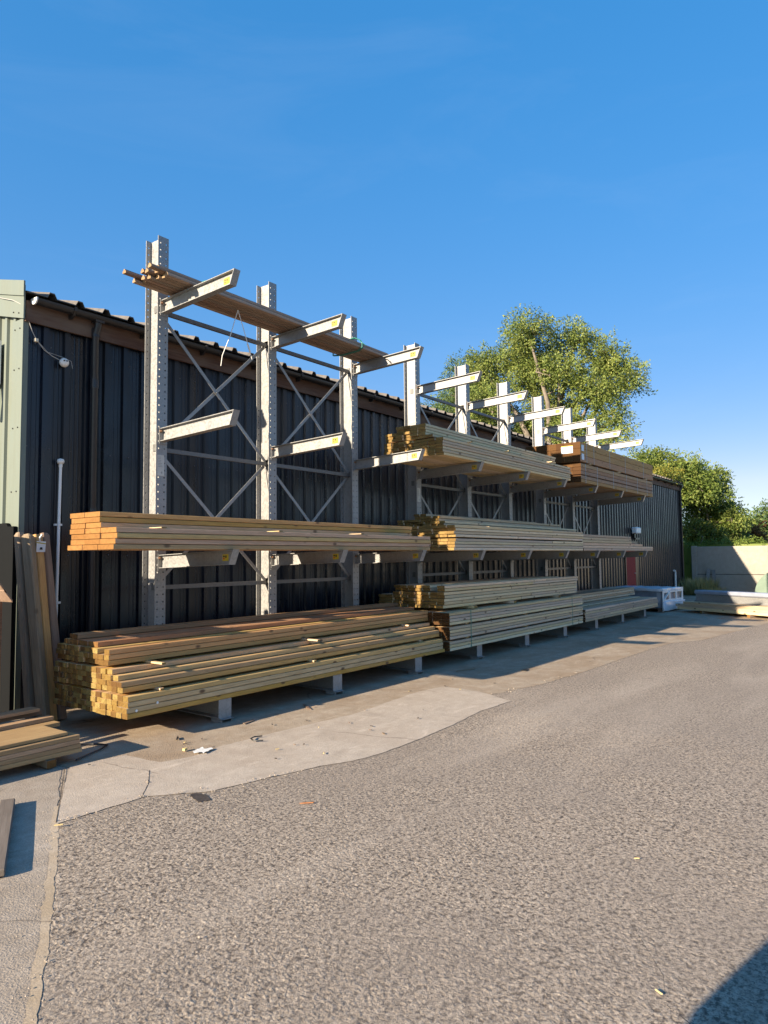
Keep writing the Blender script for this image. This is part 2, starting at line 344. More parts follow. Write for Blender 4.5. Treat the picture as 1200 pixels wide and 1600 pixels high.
def relief(name, x0, x1, y0, y1, step, inside, mat, cell, amp, seed, zbase=0.0015):
    nx, ny = int((x1-x0)/step)+1, int((y1-y0)/step)+1
    X, Y = np.meshgrid(np.linspace(x0, x1, nx), np.linspace(y0, y1, ny)); rg = np.random.RandomState(seed)
    T = 256; jx, jy, hh = rg.rand(T, T), rg.rand(T, T), rg.rand(T, T)
    def worley(c, ox):
        u, v = X/c+ox, Y/c+ox*1.7; iu, iv = np.floor(u).astype(int), np.floor(v).astype(int); f1 = np.full(X.shape, 9.0); f2 = np.full(X.shape, 9.0); hb = np.zeros(X.shape)
        for di in (-1, 0, 1):
            for dj in (-1, 0, 1):
                a, b = (iu+di) % T, (iv+dj) % T; d = np.hypot(iu+di+jx[a, b]-u, iv+dj+jy[a, b]-v)
                m = d < f1; f2 = np.where(m, f1, np.minimum(f2, d)); hb = np.where(m, hh[a, b], hb); f1 = np.where(m, d, f1)
        return f1, f2, hb
    def vnoise(c, k):
        g = np.random.RandomState(k).rand(64, 64); u, v = X/c, Y/c; iu, iv = np.floor(u).astype(int), np.floor(v).astype(int); fu, fv = u-iu, v-iv; fu = fu*fu*(3-2*fu); fv = fv*fv*(3-2*fv)
        G = lambda i, j: g[i % 64, j % 64]
        return (G(iu, iv)*(1-fu)+G(iu+1, iv)*fu)*(1-fv)+(G(iu, iv+1)*(1-fu)+G(iu+1, iv+1)*fu)*fv
    f1, f2, hb = worley(cell, 11.3); g1, g2, gb = worley(cell*0.5, 3.1)
    st = np.clip((f2-f1)*2.2, 0, 1)**0.7*(0.35+0.65*hb)
    z = amp*(0.75*st+0.25*np.clip((g2-g1)*2, 0, 1)*(0.4+0.6*gb))*(0.45+0.9*vnoise(0.35, seed+5)) + 0.0035*(vnoise(0.9, seed+8)-0.5)
    ins = inside(X, Y); Z = zbase+z*np.clip(ins, 0, 1)
    keep = (ins > 0)
    q = keep[:-1, :-1] & keep[1:, :-1] & keep[:-1, 1:] & keep[1:, 1:]
    idx = np.arange(nx*ny).reshape(ny, nx); F = np.stack([idx[:-1, :-1][q], idx[:-1, 1:][q], idx[1:, 1:][q], idx[1:, :-1][q]], 1)
    used, inv = np.unique(F, return_inverse=True); F = inv.reshape(F.shape); V = np.stack([X.ravel(), Y.ravel(), Z.ravel()], 1)[used]
    me = bpy.data.meshes.new(name); me.vertices.add(len(V)); me.vertices.foreach_set('co', V.ravel().astype(np.float32))
    me.loops.add(F.size); me.loops.foreach_set('vertex_index', F.ravel().astype(np.int32)); me.polygons.add(len(F))
    me.polygons.foreach_set('loop_start', np.arange(0, F.size, 4, dtype=np.int32)); me.polygons.foreach_set('use_smooth', np.ones(len(F), dtype=bool))
    me.update(calc_edges=True); o = obj(name, me, mat); o['kind'] = 'structure'; return o
def frustum(X, Y, lo=0.43, hi=9.0): return (X > lo*Y) & (X < hi*Y)
EM = np.array(edge_main); 
def in_asphalt(X, Y):
    ye = np.interp(X, EM[:, 0], EM[:, 1]); j = np.array(jl[::-1]); xl = np.interp(Y, j[:, 1], j[:, 0])
    d = np.minimum(np.minimum(ye-0.012-Y, X-xl+0.004), np.minimum((7.2-X)*0.08, Y-0.25))
    return np.where(frustum(X, Y), np.clip(d/0.05, -1, 1), -1)
def in_path(X, Y):
    j = np.array(jl[::-1]); xl = np.interp(Y, j[:, 1], j[:, 0]); d = np.minimum(xl-0.02-X, 4.0-Y)
    return np.where(frustum(X, Y, 0.40), np.clip(d/0.5, -1, 1), -1)
edge_far = [(7.307, 3.727), (7.6, 4.06), (8.387, 3.896), (9.536, 3.8), (10.635, 3.779), (12.582, 3.733), (13.698, 3.654), (14.52, 3.283), (18, 2.9), (24, 2.2), (33.8, 1.2)]
sheet('concrete_apron', rough_line([(3.03, 5.5), (3.058, 5.3), (3.4, 4.85), (3.7, 4.75), (6.9, 4.6), (7.45, 4.1)], 0.02, 0.1, 4)+rough_line(edge_far[1:], 0.035, 0.08, 2)+[(33.8, 12), (3.6, 12), (3.6, 7.6), (2.9, 7.6)], 0.003, apron_m)
slab = rough_line(edge_main, 0.010, 0.05, 1)+rough_line([(7.307, 3.727), (7.61, 4.293), (7.645, 4.847), (7.193, 4.913), (5.762, 4.785), (4.733, 4.912), (4.133, 4.953), (3.794, 4.887), (3.538, 4.967), (3.5, 5.4), (3.06, 5.48)], 0.015, 0.06, 5)+rough_line([(3.02, 5.42), (2.37, 4.40)], 0.008, 0.08, 3)
sheet('concrete_slab', slab, 0.0045, slab_m)
jl = [(2.98, 5.47), (2.526, 4.673), (2.33, 4.34), (2.184, 4.068), (1.779, 3.359), (1.491, 2.881), (1.319, 2.594), (0.6, 1.35)]
sheet('concrete_path', rough_line(jl, 0.012, 0.05, 7)+[(-8, 1.35), (-8, 12), (2.95, 12), (2.95, 7.0)], 0.0022, left_m)
def strip(name, line, w, z, mat, seed):
    a = rough_line([(x+w/2, y) for x, y in line], w*0.3, 0.03, seed); b = rough_line([(x-w/2, y) for x, y in line], w*0.3, 0.03, seed+9)
    return sheet(name, a+b[::-1], z, mat)
strip('joint_dirt', jl[1:], 0.05, 0.0038, sand_m, 11)
crack_m = flat('dark_crack', (0.05, 0.042, 0.035), 0.95, var=0.3)
strip('joint_crack', [(3.0, 5.45), (2.75, 5.03), (2.53, 4.66), (2.36, 4.38)], 0.006, 0.006, crack_m, 21)
strip('slab_crack', [(3.36, 4.85), (3.163, 4.577), (2.95, 4.35)], 0.006, 0.006, crack_m, 23)
strip('yard_seam', [(2.6, 0.55), (2.75, 0.80), (2.93, 0.86), (3.2, 1.05), (3.3, 1.09)], 0.004, 0.0035, crack_m, 27)
relief('asphalt_stones', 1.2, 7.2, 0.25, 4.4, 0.0050, in_asphalt, asph, 0.0135, 0.0042, 1, 0.0012)
relief('gravel_path', 0.9, 2.4, 1.8, 4.0, 0.007, in_path, left_m, 0.022, 0.006, 2, 0.0026)
# oil stain, irregular patch
st = []
for k in range(40):
    a = 2*math.pi*k/40; r = 1+0.45*mnoise.noise(Vector((math.cos(a)*2.1, math.sin(a)*2.1, 5)))
    st.append((3.19+0.045*r*math.cos(a)+0.03*r*math.sin(a), 4.01+0.10*r*math.sin(a)-0.03*math.cos(a)))
sheet('oil_stain', st, 0.0075, oil_m)
# loose stones along the broken slab edge and joints
stone_m = flat('loose_stone', (0.36, 0.30, 0.24), 0.9, var=0.4, scale=60)
mb = MB(); rs = random.Random(3)
def pebble(x, y, z, s):
    bm = bmesh.new(); bmesh.ops.create_icosphere(bm, subdivisions=1, radius=1)
    q = rs.random()*6
    for v in bm.verts:
        k = 1+0.35*mnoise.noise(v.co*1.7+Vector((q*9, q, 0))); c = v.co*k*s; c.z *= 0.6
        v.co = Vector((c.x*math.cos(q)-c.y*math.sin(q)*0.8+x, c.x*math.sin(q)+c.y*math.cos(q)*0.8+y, c.z+z))
    bm.verts.index_update(); mb.add([v.co[:] for v in bm.verts], [[v.index for v in f.verts] for f in bm.faces]); bm.free()
for line, n, s, sp in ((edge_main[:6], 70, 0.005, 0.04), (jl[1:], 60, 0.004, 0.05), ([(3.36, 4.85), (2.95, 4.35)], 14, 0.005, 0.02), (edge_far[1:6], 40, 0.006, 0.06), ([(1.5, 3.0), (2.2, 5.2)], 60, 0.004, 0.5)):
    for _ in range(n):
        i = rs.randrange(len(line)-1); f = rs.random(); a, b = line[i], line[i+1]
        pebble(a[0]+(b[0]-a[0])*f+rs.gauss(0, sp), a[1]+(b[1]-a[1])*f+rs.gauss(0, sp), 0.012, s*rs.uniform(0.5, 1.6))
o = mb.build('loose_stones', stone_m); o['kind'] = 'stuff'; tag(o, 'small loose stones along the broken concrete edge', 'stones')

# ---------------------------------------------------------------- shed
WY, SX0, SX1, EZ = 7.70, 3.69, 30.7, 4.32
shed = empty('shed', (SX0, WY, 0), 'long black corrugated metal shed behind the timber racks', 'shed')
shed.matrix_world.translation = (0, 0, 0); shed.location = (0, 0, 0)
def ribs(a, b, pitch, pan, slope, depth):
    pts = []; x = a
    while x < b-1e-6:
        pts += [(x, 0), (x+pan, 0), (x+pan+slope, -depth), (x+pitch-slope, -depth)]
        x += pitch
    return [(min(p, b), q) for p, q in pts]+[(b, 0)]
mb = MB(); pr = ribs(SX0+0.02, SX1, 0.25, 0.155, 0.016, 0.032)
n = len(pr); vs = [(x, WY+d, z) for z in (0.02, EZ) for x, d in pr]
mb.add(vs, [(i, i+1, n+i+1, n+i) for i in range(n-1)])
# micro swages in the pans
for i in range(0, n-4, 4):
    xm = pr[i][0]+0.045
    for dx in (0.0, 0.055):
        mb.prism([(xm+dx, WY-0.0), (xm+dx+0.008, WY-0.005), (xm+dx+0.014, WY-0.005), (xm+dx+0.022, WY)], 'Z', 0.02, EZ-0.01, caps=False)
# screws
for i in range(0, n-4, 4):
    for z in (0.5, 1.7, 2.9, 4.05):
        mb.lathe([(0.0, -0.008), (0.009, -0.006), (0.01, 0)], (pr[i][0]+0.02, WY, z+0.01*random.random()), 6, 1, axis='Y')
mb.build('wall_cladding', [black_clad, flat('dull_screw', (0.09, 0.095, 0.10), 0.4)], shed)
# gable end, pale green ribbed sheet facing -X
PIT = math.tan(R(14.8)); RIDGE = WY+6.3
def gz(y): return 4.50+min(y-WY, 2*6.3-(y-WY))*PIT
mb = MB(); y = WY+0.0; prg = ribs(WY+0.02, WY+12.6, 0.20, 0.13, 0.012, 0.03); n = len(prg)
mb.add([(SX0+d, yy, 0.02) for yy, d in prg]+[(SX0+d, yy, gz(yy)-0.02) for yy, d in prg], [(i, i+1, n+i+1, n+i) for i in range(n-1)])
mb.build('gable_wall', green_clad, shed)
mb = MB(); mb.box(SX0-0.045, SX0-0.033, WY-0.045, WY+0.19, 0.0, 4.30); mb.box(SX0-0.033, SX0+0.015, WY-0.047, WY-0.038, 0.0, 4.30)
for z in (0.6, 1.5, 2.4, 3.1, 3.75, 4.2):
    for yy in (WY+0.02, WY+0.13): mb.lathe([(0.0, -0.01), (0.008, -0.008), (0.009, 0)], (SX0-0.045, yy, z), 6, 1, axis='X')
mb.build('corner_flashing', [green_clad, black_pl], shed)
mb = MB()
mb.prism([(WY-0.10, 4.28), (WY+6.3, 4.28+6.4*PIT), (WY+6.3, 4.66+6.4*PIT), (WY-0.10, 4.66-0.005)], 'X', SX0-0.07, SX0-0.052)
mb.prism([(WY-0.13, 4.52), (WY+6.3, 4.52+6.4*PIT+0.02), (WY+6.3, 4.70+6.4*PIT), (WY-0.13, 4.70-0.01)], 'X', SX0-0.088, SX0-0.071)
for yy in (WY+0.0, WY+0.12, WY+0.6): mb.lathe([(0.0, -0.01), (0.008, -0.008), (0.009, 0)], (SX0-0.07, yy, 4.36+(yy-WY)*PIT), 6, 1, axis='X')
mb.build('verge_flashing', [green_clad, black_pl], shed)
mb = MB(); mb.box(SX1-0.03, SX1, WY+0.0, WY+12.6, 0.02, 4.3); mb.box(SX0+0.1, SX1, WY+12.58, WY+12.6, 0.02, 4.3)
mb.prism([(WY, 4.3), (RIDGE, gz(RIDGE)-.03), (WY+12.6, 4.3)], 'X', SX1-0.03, SX1)
mb.build('rear_wall', black_clad, shed)
mb = MB(); mb.box(SX1-0.02, SX1+0.06, WY-0.06, WY+0.08, 0.0, 4.34); mb.build('corner_trim', black_pl, shed)
# roof
roofpr = ribs(SX0-0.06, SX1+0.08, 0.33, 0.22, 0.028, 0.055)
def roof_side(y0, z0, y1, z1):
    mb = MB(); n = len(roofpr)
    vs = []
    for th in (0, 0.012):
        for y, z in ((y0, z0), (y1, z1)):
            vs += [(x, y, z-d-th) for x, d in roofpr]
    fs = []
    for i in range(n-1):
        fs += [(i, i+1, n+i+1, n+i), (2*n+i, 3*n+i, 3*n+i+1, 2*n+i+1), (i, 2*n+i, 2*n+i+1, i+1)]
    mb.add(vs, fs); return mb
m1 = roof_side(WY-0.16, 4.575, RIDGE, 4.575+(6.3+0.16)*PIT); m2 = roof_side(WY+12.76, 4.575, RIDGE, 4.575+(6.3+0.16)*PIT)
m1.v += []; o2 = len(m1.v); m1.add(m2.v, m2.f)
m1.build('roof', fibre, shed)
def long_board(name, y0, y1, z0, z1, mat, x0=SX0, x1=SX1):
    mb = MB(); mb.box(x0, x1, y0, y1, z0, z1); return mb.build(name, mat, shed)
long_board('fascia', WY-0.075, WY-0.045, 4.27, 4.50, W['fascia'], SX0-0.03, SX1)
# gutter: half-round channel with white end cap, brackets
mb = MB(); gy, gzc, gr = WY-0.145, 4.515, 0.062
half = [(gy+gr*math.cos(t), gzc+gr*math.sin(t)) for t in [math.pi+math.pi*k/10 for k in range(11)]]
inner = [(gy+(gr-.006)*math.cos(t), gzc+(gr-.006)*math.sin(t)) for t in [math.pi+math.pi*k/10 for k in range(11)]][::-1]
mb.prism(half+inner, 'X', SX0+0.03, SX1+0.05)
x = SX0+0.45
while x < SX1:
    mb.prism([(gy-0.07, gzc+0.015), (gy-0.066, gzc-0.03), (gy-0.02, gzc-0.075), (gy+0.03, gzc-0.105), (gy+0.075, gzc-0.10), (gy+0.075, gzc-0.03)], 'X', x, x+0.03)
    x += 0.93
g = mb.build('gutter', black_pl, shed)
mb = MB(); cap = [(gy+(gr+.004)*math.cos(t), gzc+(gr+.004)*math.sin(t)) for t in [math.pi*0.98+math.pi*1.04*k/12 for k in range(13)]]
mb.prism(cap, 'X', SX0+0.015, SX0+0.031); mb.build('gutter_end_cap', white_pl, g)
def downpipe(x):
    mb = MB(); y = WY-0.085
    mb.tube([(x, y-0.05, 4.47), (x, y-0.05, 4.40), (x, y, 4.30), (x, y, 0.05)], 0.041, 14)
    for z in (4.33, 3.72, 2.2): mb.tube([(x, y, z-0.05), (x, y, z+0.05)], 0.047, 14)
    mb.box(x-0.055, x+0.055, y-0.10, y+0.0, 4.44, 4.50)
    return mb.build('downpipe', flat('black_pvc', (0.02, 0.02, 0.023), 0.32), shed)
downpipe(4.47); downpipe(SX1-0.1)
mb = MB(); mb.box(23.55, 24.5, WY-0.055, WY-0.04, 0.05, 2.02); dr = mb.build('door', red_paint, shed)
mb = MB(); mb.box(24.34, 24.46, WY-0.085, WY-0.055, 1.0, 1.03); mb.build('handle', galv, dr)
mb = MB(); mb.box(23.47, 23.55, WY-0.06, WY-0.038, 0.03, 2.1); mb.box(24.5, 24.75, WY-0.06, WY-0.038, 0.03, 2.1); mb.box(23.55, 24.5, WY-0.06, WY-0.038, 2.02, 2.1); mb.build('door_frame', black_pl, shed)

# things on the shed wall
t = empty('security_camera', (4.12, WY, 3.91), 'small white dome security camera on the black shed wall', 'camera')
mb = MB(); mb.lathe([(0.0, -0.028), (0.048, -0.028), (0.05, 0)], (0, -0.02, 0.0), 18, axis='Y'); mb.build('base', white_pl, t)
mb = MB()
bmz = bmesh.new(); bmesh.ops.create_uvsphere(bmz, u_segments=20, v_segments=12, radius=0.052)
for v in bmz.verts: v.co = v.co+Vector((-0.02, -0.075, -0.012))
bmz.verts.index_update(); mb.add([v.co[:] for v in bmz.verts], [[v.index for v in f.verts] for f in bmz.faces], 0, True); bmz.free()
mb.build('dome', white_pl, t)
mb = MB()
for dx in (-0.045, -0.015): mb.lathe([(0.0, -0.012), (0.008, -0.011), (0.009, 0.0)], (dx, -0.121, 0.0), 10, axis='Y')
mb.build('lens', black_ink, t)
mb = MB(); mb.tube([(3.63, WY+0.9, 4.78), (3.60, WY+0.35, 4.60), (3.59, WY+0.1, 4.52), (3.62, WY-0.02, 4.46), (3.69, WY-0.06, 4.3), (3.74, WY-0.06, 4.17), (3.79, WY-0.055, 4.09), (3.88, WY-0.05, 4.0), (3.98, WY-0.045, 3.95), (4.09, WY-0.04, 3.92)], 0.0045, 6)
mb.tube([(3.80, WY-0.055, 4.08), (3.93, WY-0.03, 3.99), (4.1, WY-0.03, 3.97), (4.2, WY-0.045, 3.94), (4.22, WY-0.04, 3.86)], 0.003, 5)
tag(mb.build('cable', flat('grey_cable', (0.42, 0.40, 0.37), 0.5)), 'thin grey cable looping from the gable corner to the white camera', 'cable')
mb = MB(); mb.box(3.765, 3.805, WY-0.075, WY-0.04, 4.065, 4.105, c=0.004); o = mb.build('junction_box', flat('cream_plastic', (0.62, 0.55, 0.42), 0.5)); tag(o, 'tiny cream junction box on the cable beside the white camera', 'junction box')
mb = MB(); mb.tube([(4.22, WY-0.03, 3.86), (4.215, WY-0.03, 3.2), (4.2, WY-0.03, 2.6)], 0.008, 6); tag(mb.build('black_conduit', black_pl), 'thin black conduit running down the shed wall below the white camera', 'conduit')
t = empty('waste_pipe', (4.09, WY-0.06, 0), 'thin white upright pipe with a round cap on the shed wall', 'pipe')
mb = MB(); mb.tube([(-0.03, 0, 0.02), (0.0, 0, 2.74)], 0.0165, 12); mb.build('pipe', white_pl, t)
mb = MB(); mb.lathe([(0.0, 0.0), (0.032, 0.006), (0.04, 0.03), (0.034, 0.055), (0.0, 0.064)], (0, 0, 2.735), 16); mb.tube([(0, 0, 2.70), (0, 0, 2.745)], 0.021, 12); mb.build('cap', white_pl, t)
for z in (2.05, 1.18, 0.5):
    mb = MB(); mb.tube([(-0.004, 0, z-0.012), (-0.004, 0, z+0.012)], 0.022, 12); mb.box(-0.045, 0.04, 0.015, 0.045, z-0.011, z+0.011); mb.build('clip', white_pl, t)
t = empty('flood_light', (24.35, WY-0.1, 2.36), 'small white floodlight above the red door of the black shed', 'light')
mb = MB(); mb.box(-0.26, 0.24, -0.16, 0.02, 0.0, 0.22, c=0.03); mb.build('housing', white_pl, t)
mb = MB(); mb.box(-0.05, 0.05, -0.02, 0.06, -0.14, 0.0); mb.box(-0.03, 0.38, -0.05, 0.03, -0.2, -0.14); mb.build('bracket', black_pl, t)
t = empty('small_pipe', (29.24, WY-0.12, 0), 'short white bent pipe standing by the far end of the black shed', 'pipe')
mb = MB(); mb.tube([(0.0, 0, 0.0), (0, 0, 0.92), (-0.04, 0, 0.98), (-0.14, 0, 1.0)], 0.04, 10); mb.build('pipe', white_pl, t)
# lamp and bottle-shaped sensor on the gable, at the left edge
t = empty('wall_lamp', (SX0-0.05, 8.22, 3.78), 'silver round lamp on a white plate on the pale green gable', 'lamp')
mb = MB(); mb.box(-0.02, 0.0, -0.08, 0.12, -0.14, 0.36); mb.build('back_plate', white_pl, t)
mb = MB(); mb.lathe([(0.0, -0.16), (0.07, -0.14), (0.10, -0.07), (0.09, -0.02)], (0, 0.04, 0.16), 18, axis='X'); mb.build('lamp_head', galv, t)
mb = MB(); mb.tube([(-0.03, 0.0, -0.05), (-0.09, -0.03, -0.28), (-0.09, 0.02, -0.5)], [0.05, 0.045, 0.03], 10); mb.build('lamp_arm', black_pl, t)

# ---------------------------------------------------------------- cantilever racks
P0, PITCHX = 4.83, 1.745
CX = [P0+PITCHX*i for i in range(9)]
YF, YR, TOPZ, BW = 6.81, 7.05, 5.40, 0.143
LV = [(1.700, 1.742), (3.145, 3.192), (4.640, 4.688)]
def flange_mesh(mb, y, th=0.008):
    xs = [-BW/2, -0.048, -0.030, 0.030, 0.048, BW/2]; zs = [0.0]; z = 0.25
    while z < TOPZ-0.05: zs += [z, z+0.017]; z += 0.083
    zs.append(TOPZ); nz, nx = len(zs), len(xs)
    vs = [(x, yy, z) for yy in (y-th/2, y+th/2) for z in zs for x in xs]; o = nz*nx
    solid = lambda j, i: 0 <= j < nz-1 and 0 <= i < 5 and not (i in (1, 3) and j % 2 == 1)
    ix = lambda j, i: j*nx+i
    fs = []
    for j in range(nz-1):
        for i in range(5):
            if not solid(j, i): continue
            q = (ix(j, i), ix(j, i+1), ix(j+1, i+1), ix(j+1, i))
            fs += [q, tuple(o+k for k in q[::-1])]
            for (dj, di, e) in ((-1, 0, (0, 1)), (1, 0, (2, 3)), (0, -1, (3, 0)), (0, 1, (1, 2))):
                if not solid(j+dj, i+di): fs.append((q[e[1]], q[e[0]], o+q[e[0]], o+q[e[1]]))
    mb.add(vs, fs)
mb = MB()
for y in (YF+0.004, YR-0.004):
    flange_mesh(mb, y)
mb.box(-0.004, 0.004, YF+0.0125, YR-0.0125, 0.0, TOPZ-0.004)
mb.box(-0.11, 0.11, YF-0.02, YR+0.05, -0.002, 0.006)
column_me = mb.mesh('column'); column_me.materials.append(galv)
def arm_mesh(lv):
    z0, z1 = lv; hgt = 0.150; tip, root = 5.555, YF-0.012
    mb = MB(); tf = 0.007; w = 0.042
    def q(y): return z0+(z1-z0)*(YF-y)/(YF-5.555)
    def slab3(x0, x1, prof): mb.prism(prof, 'X', x0, x1)
    cut = 0.068
    slab3(-w, w, [(root, q(root)), (tip, q(tip)), (tip+0.004, q(tip)-tf), (root, q(root)-tf)])                         # top flange
    yb = tip+cut
    slab3(-w, w, [(root, q(root)-hgt), (root, q(root)-hgt+tf), (yb-.004, q(yb)-hgt+tf), (yb, q(yb)-hgt)])                # bottom flange
    slab3(0.0, 0.006, [(root, q(root)-tf-.001), (tip+0.012, q(tip)-tf-.001), (yb+0.006, q(yb)-hgt+tf+.001), (root, q(root)-hgt+tf+.001)])  # web
    mb.prism([(tip-0.004, q(tip)+0.002), (tip-0.010, q(tip)+0.002), (yb-0.010, q(yb)-hgt-0.002), (yb-0.002, q(yb)-hgt-0.002)], 'X', -w-0.002, w+0.002)
    mb.box(-0.052, 0.052, root+0.0005, root+0.0125, q(root)-hgt-0.03, q(root)+0.015)                                     # root plate
    me = mb.mesh('arm'); me.materials.append(galv)
    bb = MB()
    for x in (-0.036, 0.036): bb.lathe([(0.0, -0.024), (0.011, -0.024), (0.012, -0.004), (0.018, -0.004), (0.018, 0.0)], (x, root, q(root)-0.035), 6, axis='Y')
    bolt = bb.mesh('bolts'); bolt.materials.append(rust)
    st = MB(); ya, yb2 = tip+0.11, tip+0.205; zc = q(tip+.14)-hgt*0.5; x = -0.0015
    st.prism([(ya, zc-0.034), (yb2, zc-0.038), (yb2, zc+0.032), (ya, zc+0.036)], 'X', x, -0.0003)
    st.prism([(ya+.03, zc-.004), (ya+.05, zc-.004), (ya+.05, zc+.022), (ya+.03, zc+.022)], 'X', x-0.0006, x-0.0001, 1)
    st.prism([(ya+.06, zc-.02), (ya+.085, zc-.02), (ya+.085, zc-.004), (ya+.06, zc-.004)], 'X', x-0.0006, x-0.0001, 2)
    st.prism([(ya+.06, zc+.004), (ya+.085, zc+.004), (ya+.085, zc+.02), (ya+.06, zc+.02)], 'X', x-0.0006, x-0.0001, 1)
    stm = st.mesh('sticker')
    for m in (yellow, black_ink, red_ink): stm.materials.append(m)
    return me, bolt, stm
arm_me = [arm_mesh(l) for l in LV]
mb = MB(); bt, bb_ = 0.228, 0.045
bl_, br_, bc_ = -0.118, 0.040, -0.039
for ya_, yb_2 in ((5.66, YF-0.001), (YR+0.001, YR+0.35)):
    mb.box(bl_, br_, ya_, yb_2, bt-0.008, bt); mb.box(bl_, br_, ya_, yb_2, bb_, bb_+0.008); mb.box(bc_-0.004, bc_+0.004, ya_, yb_2, bb_+0.0085, bt-0.0085)
mb.box(bl_-0.002, br_+0.002, 5.648, 5.6595, bb_-0.004, bt+0.001)
mb.box(bl_+0.01, br_-0.01, 5.60, 5.80, bb_-0.010, bb_-0.005)
for x in (bl_+0.01, br_-0.018): mb.box(x, x+0.008, 5.62, 5.78, 0.004, bb_-0.0105)
base_me = mb.mesh('base_beam'); base_me.materials.append(galv)
lp = MB(); lp.box(-0.055, 0.035, YF-0.0035, YF-0.0005, 2.60, 2.84)
for k in range(7): lp.box(-0.045, -0.045+random.uniform(0.03, 0.065), YF-0.0042, YF-0.0036, 2.81-0.018*k, 2.816-0.018*k, 1)
lp.box(-0.01, 0.012, YF-0.0042, YF-0.0036, 2.63, 2.64, 1); lp.box(0.0, 0.006, YF-0.0042, YF-0.0036, 2.62, 2.655, 1)
lp_me = lp.mesh('load_plate'); lp_me.materials.append(flat('silver_plate', (0.5, 0.5, 0.46), 0.4)); lp_me.materials.append(flat('grey_print', (0.25, 0.25, 0.24), 0.6))
YB = 6.93; HZ = (4.55, 2.92, 1.33)
racks = []
for u, lab in enumerate(('nearest galvanised steel cantilever rack with handrails on its top arms',
                         'middle galvanised cantilever rack carrying pale green sawn timber on three levels',
                         'farthest galvanised cantilever rack carrying strapped dark brown timber packs')):
    rk = empty('cantilever_rack', (CX[u*3], YF, 0), lab, 'rack', 'galvanised cantilever racks'); racks.append(rk)
    rk.location = (CX[u*3], 0, 0)
    for i in range(3):
        dx = PITCHX*i
        c = obj('column', column_me, None, rk, (dx, 0, 0))
        if u*3+i in (0, 3, 6):
            obj('load_plate', lp_me, None, c)
        obj('base_beam', base_me, None, rk, (dx, 0, 0))
        for l in range(3):
            a = obj('arm', arm_me[l][0], None, rk, (dx+0.013, 0, 0)); obj('bolts', arm_me[l][1], None, a)
            if not (u == 0 and i == 0 and l == 1): obj('sticker', arm_me[l][2], None, a)
    for i in range(2):
        x0, x1 = PITCHX*i+0.006, PITCHX*(i+1)-0.006
        for z in HZ:
            m = MB(); m.bar((x0, YB, z), (x1, YB, z), 0.04, 0.048)
            for xx, s in ((x0, 1), (x1, -1), (x0-0.012, -1)): m.box(min(xx, xx+s*0.006), max(xx, xx+s*0.006), YB-0.03, YB+0.03, z-0.03, z+0.055)
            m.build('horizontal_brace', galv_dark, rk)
        for za, zb in ((HZ[0], HZ[1]), (HZ[1], HZ[2])):
            for s, yy in ((0, YB-0.013), (1, YB+0.013)):
                m = MB(); a = (x0+0.03, yy, (za if s == 0 else zb)+(-0.03 if s == 0 else 0.03)); b = (x1-0.03, yy, (zb if s == 0 else za)+(0.03 if s == 0 else -0.03))
                m.bar(a, b, 0.006, 0.042, up=(0, 0, 1)); 
                m.lathe([(0.0, -0.012), (0.011, -0.012), (0.012, 0)], ((x0+x1)/2, yy-0.003, (za+zb)/2), 6, axis='Y')
                m.build('diagonal_brace', galv, rk)

# ---------------------------------------------------------------- timber
_cache = {}
def board_mesh(key, L, w, h, mats, c=0.004):
    """board along local X, origin at its left bottom centre; chamfered long edges; ends carry the end-grain material"""
    k = (key, round(L, 3), round(w, 3), round(h, 3))
    if k in _cache: return _cache[k]
    p = [(-w/2+c, 0), (w/2-c, 0), (w/2, c), (w/2, h-c), (w/2-c, h), (-w/2+c, h), (-w/2, h-c), (-w/2, c)]
    m = MB(); m.prism(p, 'X', 0, L, 0, True, 1)
    me = m.mesh('board'); [me.materials.append(q) for q in mats]; _cache[k] = me
    return me
def board(name, x0, x1, yc, z, w, h, kind, label=None, cat=None, group=None, parent=None, dz=0.0, dy=0.0, ends=None):
    me = board_mesh(kind, x1-x0, w, h, (W[kind], E_.get(ends or kind, E_['pale'])))
    o = obj(name, me, None, parent, (x0, yc, z), (0, -math.atan2(dz, x1-x0) if dz else 0, math.atan2(dy, x1-x0) if dy else 0))
    if label: tag(o, label, cat, group)
    return o
rt = random.Random(11)
J = lambda a: rt.uniform(-a, a)
def bearer(x, y0, y1, z, label, kind='pale', w=0.045, h=0.018):
    me = board_mesh(kind, y1-y0, w, h, (W[kind], E_[kind]), 0.002)
    o = obj('bearer_stick', me, None, None, (x, y0, z), (0, 0, math.pi/2)); tag(o, label, 'bearer', 'thin wooden sticks between the timber layers'); return o

# --- stack A: posts on the base of the near rack
pw, ph = 0.0848, 0.0505; xa, xb, yf = 3.68, 9.03, 5.648
def ypos(col): return yf+pw*(col+0.5)
def arow(cols, z, name, lab, grp, kind='post', xj=0.011, xa_=xa, xb_=xb, cat='post'):
    for c in cols:
        board(name, xa_+round(J(xj)/0.004)*0.004, xa_+round((xb_-xa_)/0.05)*0.05+round(J(xj)/0.004)*0.004, ypos(c)+J(0.0012), z+J(0.0006), pw-0.004, ph-0.0045, kind, lab, cat, grp, dy=J(0.006), dz=J(0.002))
z = 0.229
for r in range(4): arow(range(15), z+ph*r, 'timber_post', 'square treated post in the lowest of three layers of the near ground stack', 'posts in the lowest layer of the near ground stack', xb_=8.95 if r else 9.0)
z = 0.229+4*ph+0.019
for r, c0 in enumerate((1, 1, 2, 3)): arow(range(c0, 15), z+ph*r, 'timber_post', 'square treated post in the middle of three layers of the near ground stack', 'posts in the middle layer of the near ground stack', xb_=9.0)
z = z+4*ph+0.019
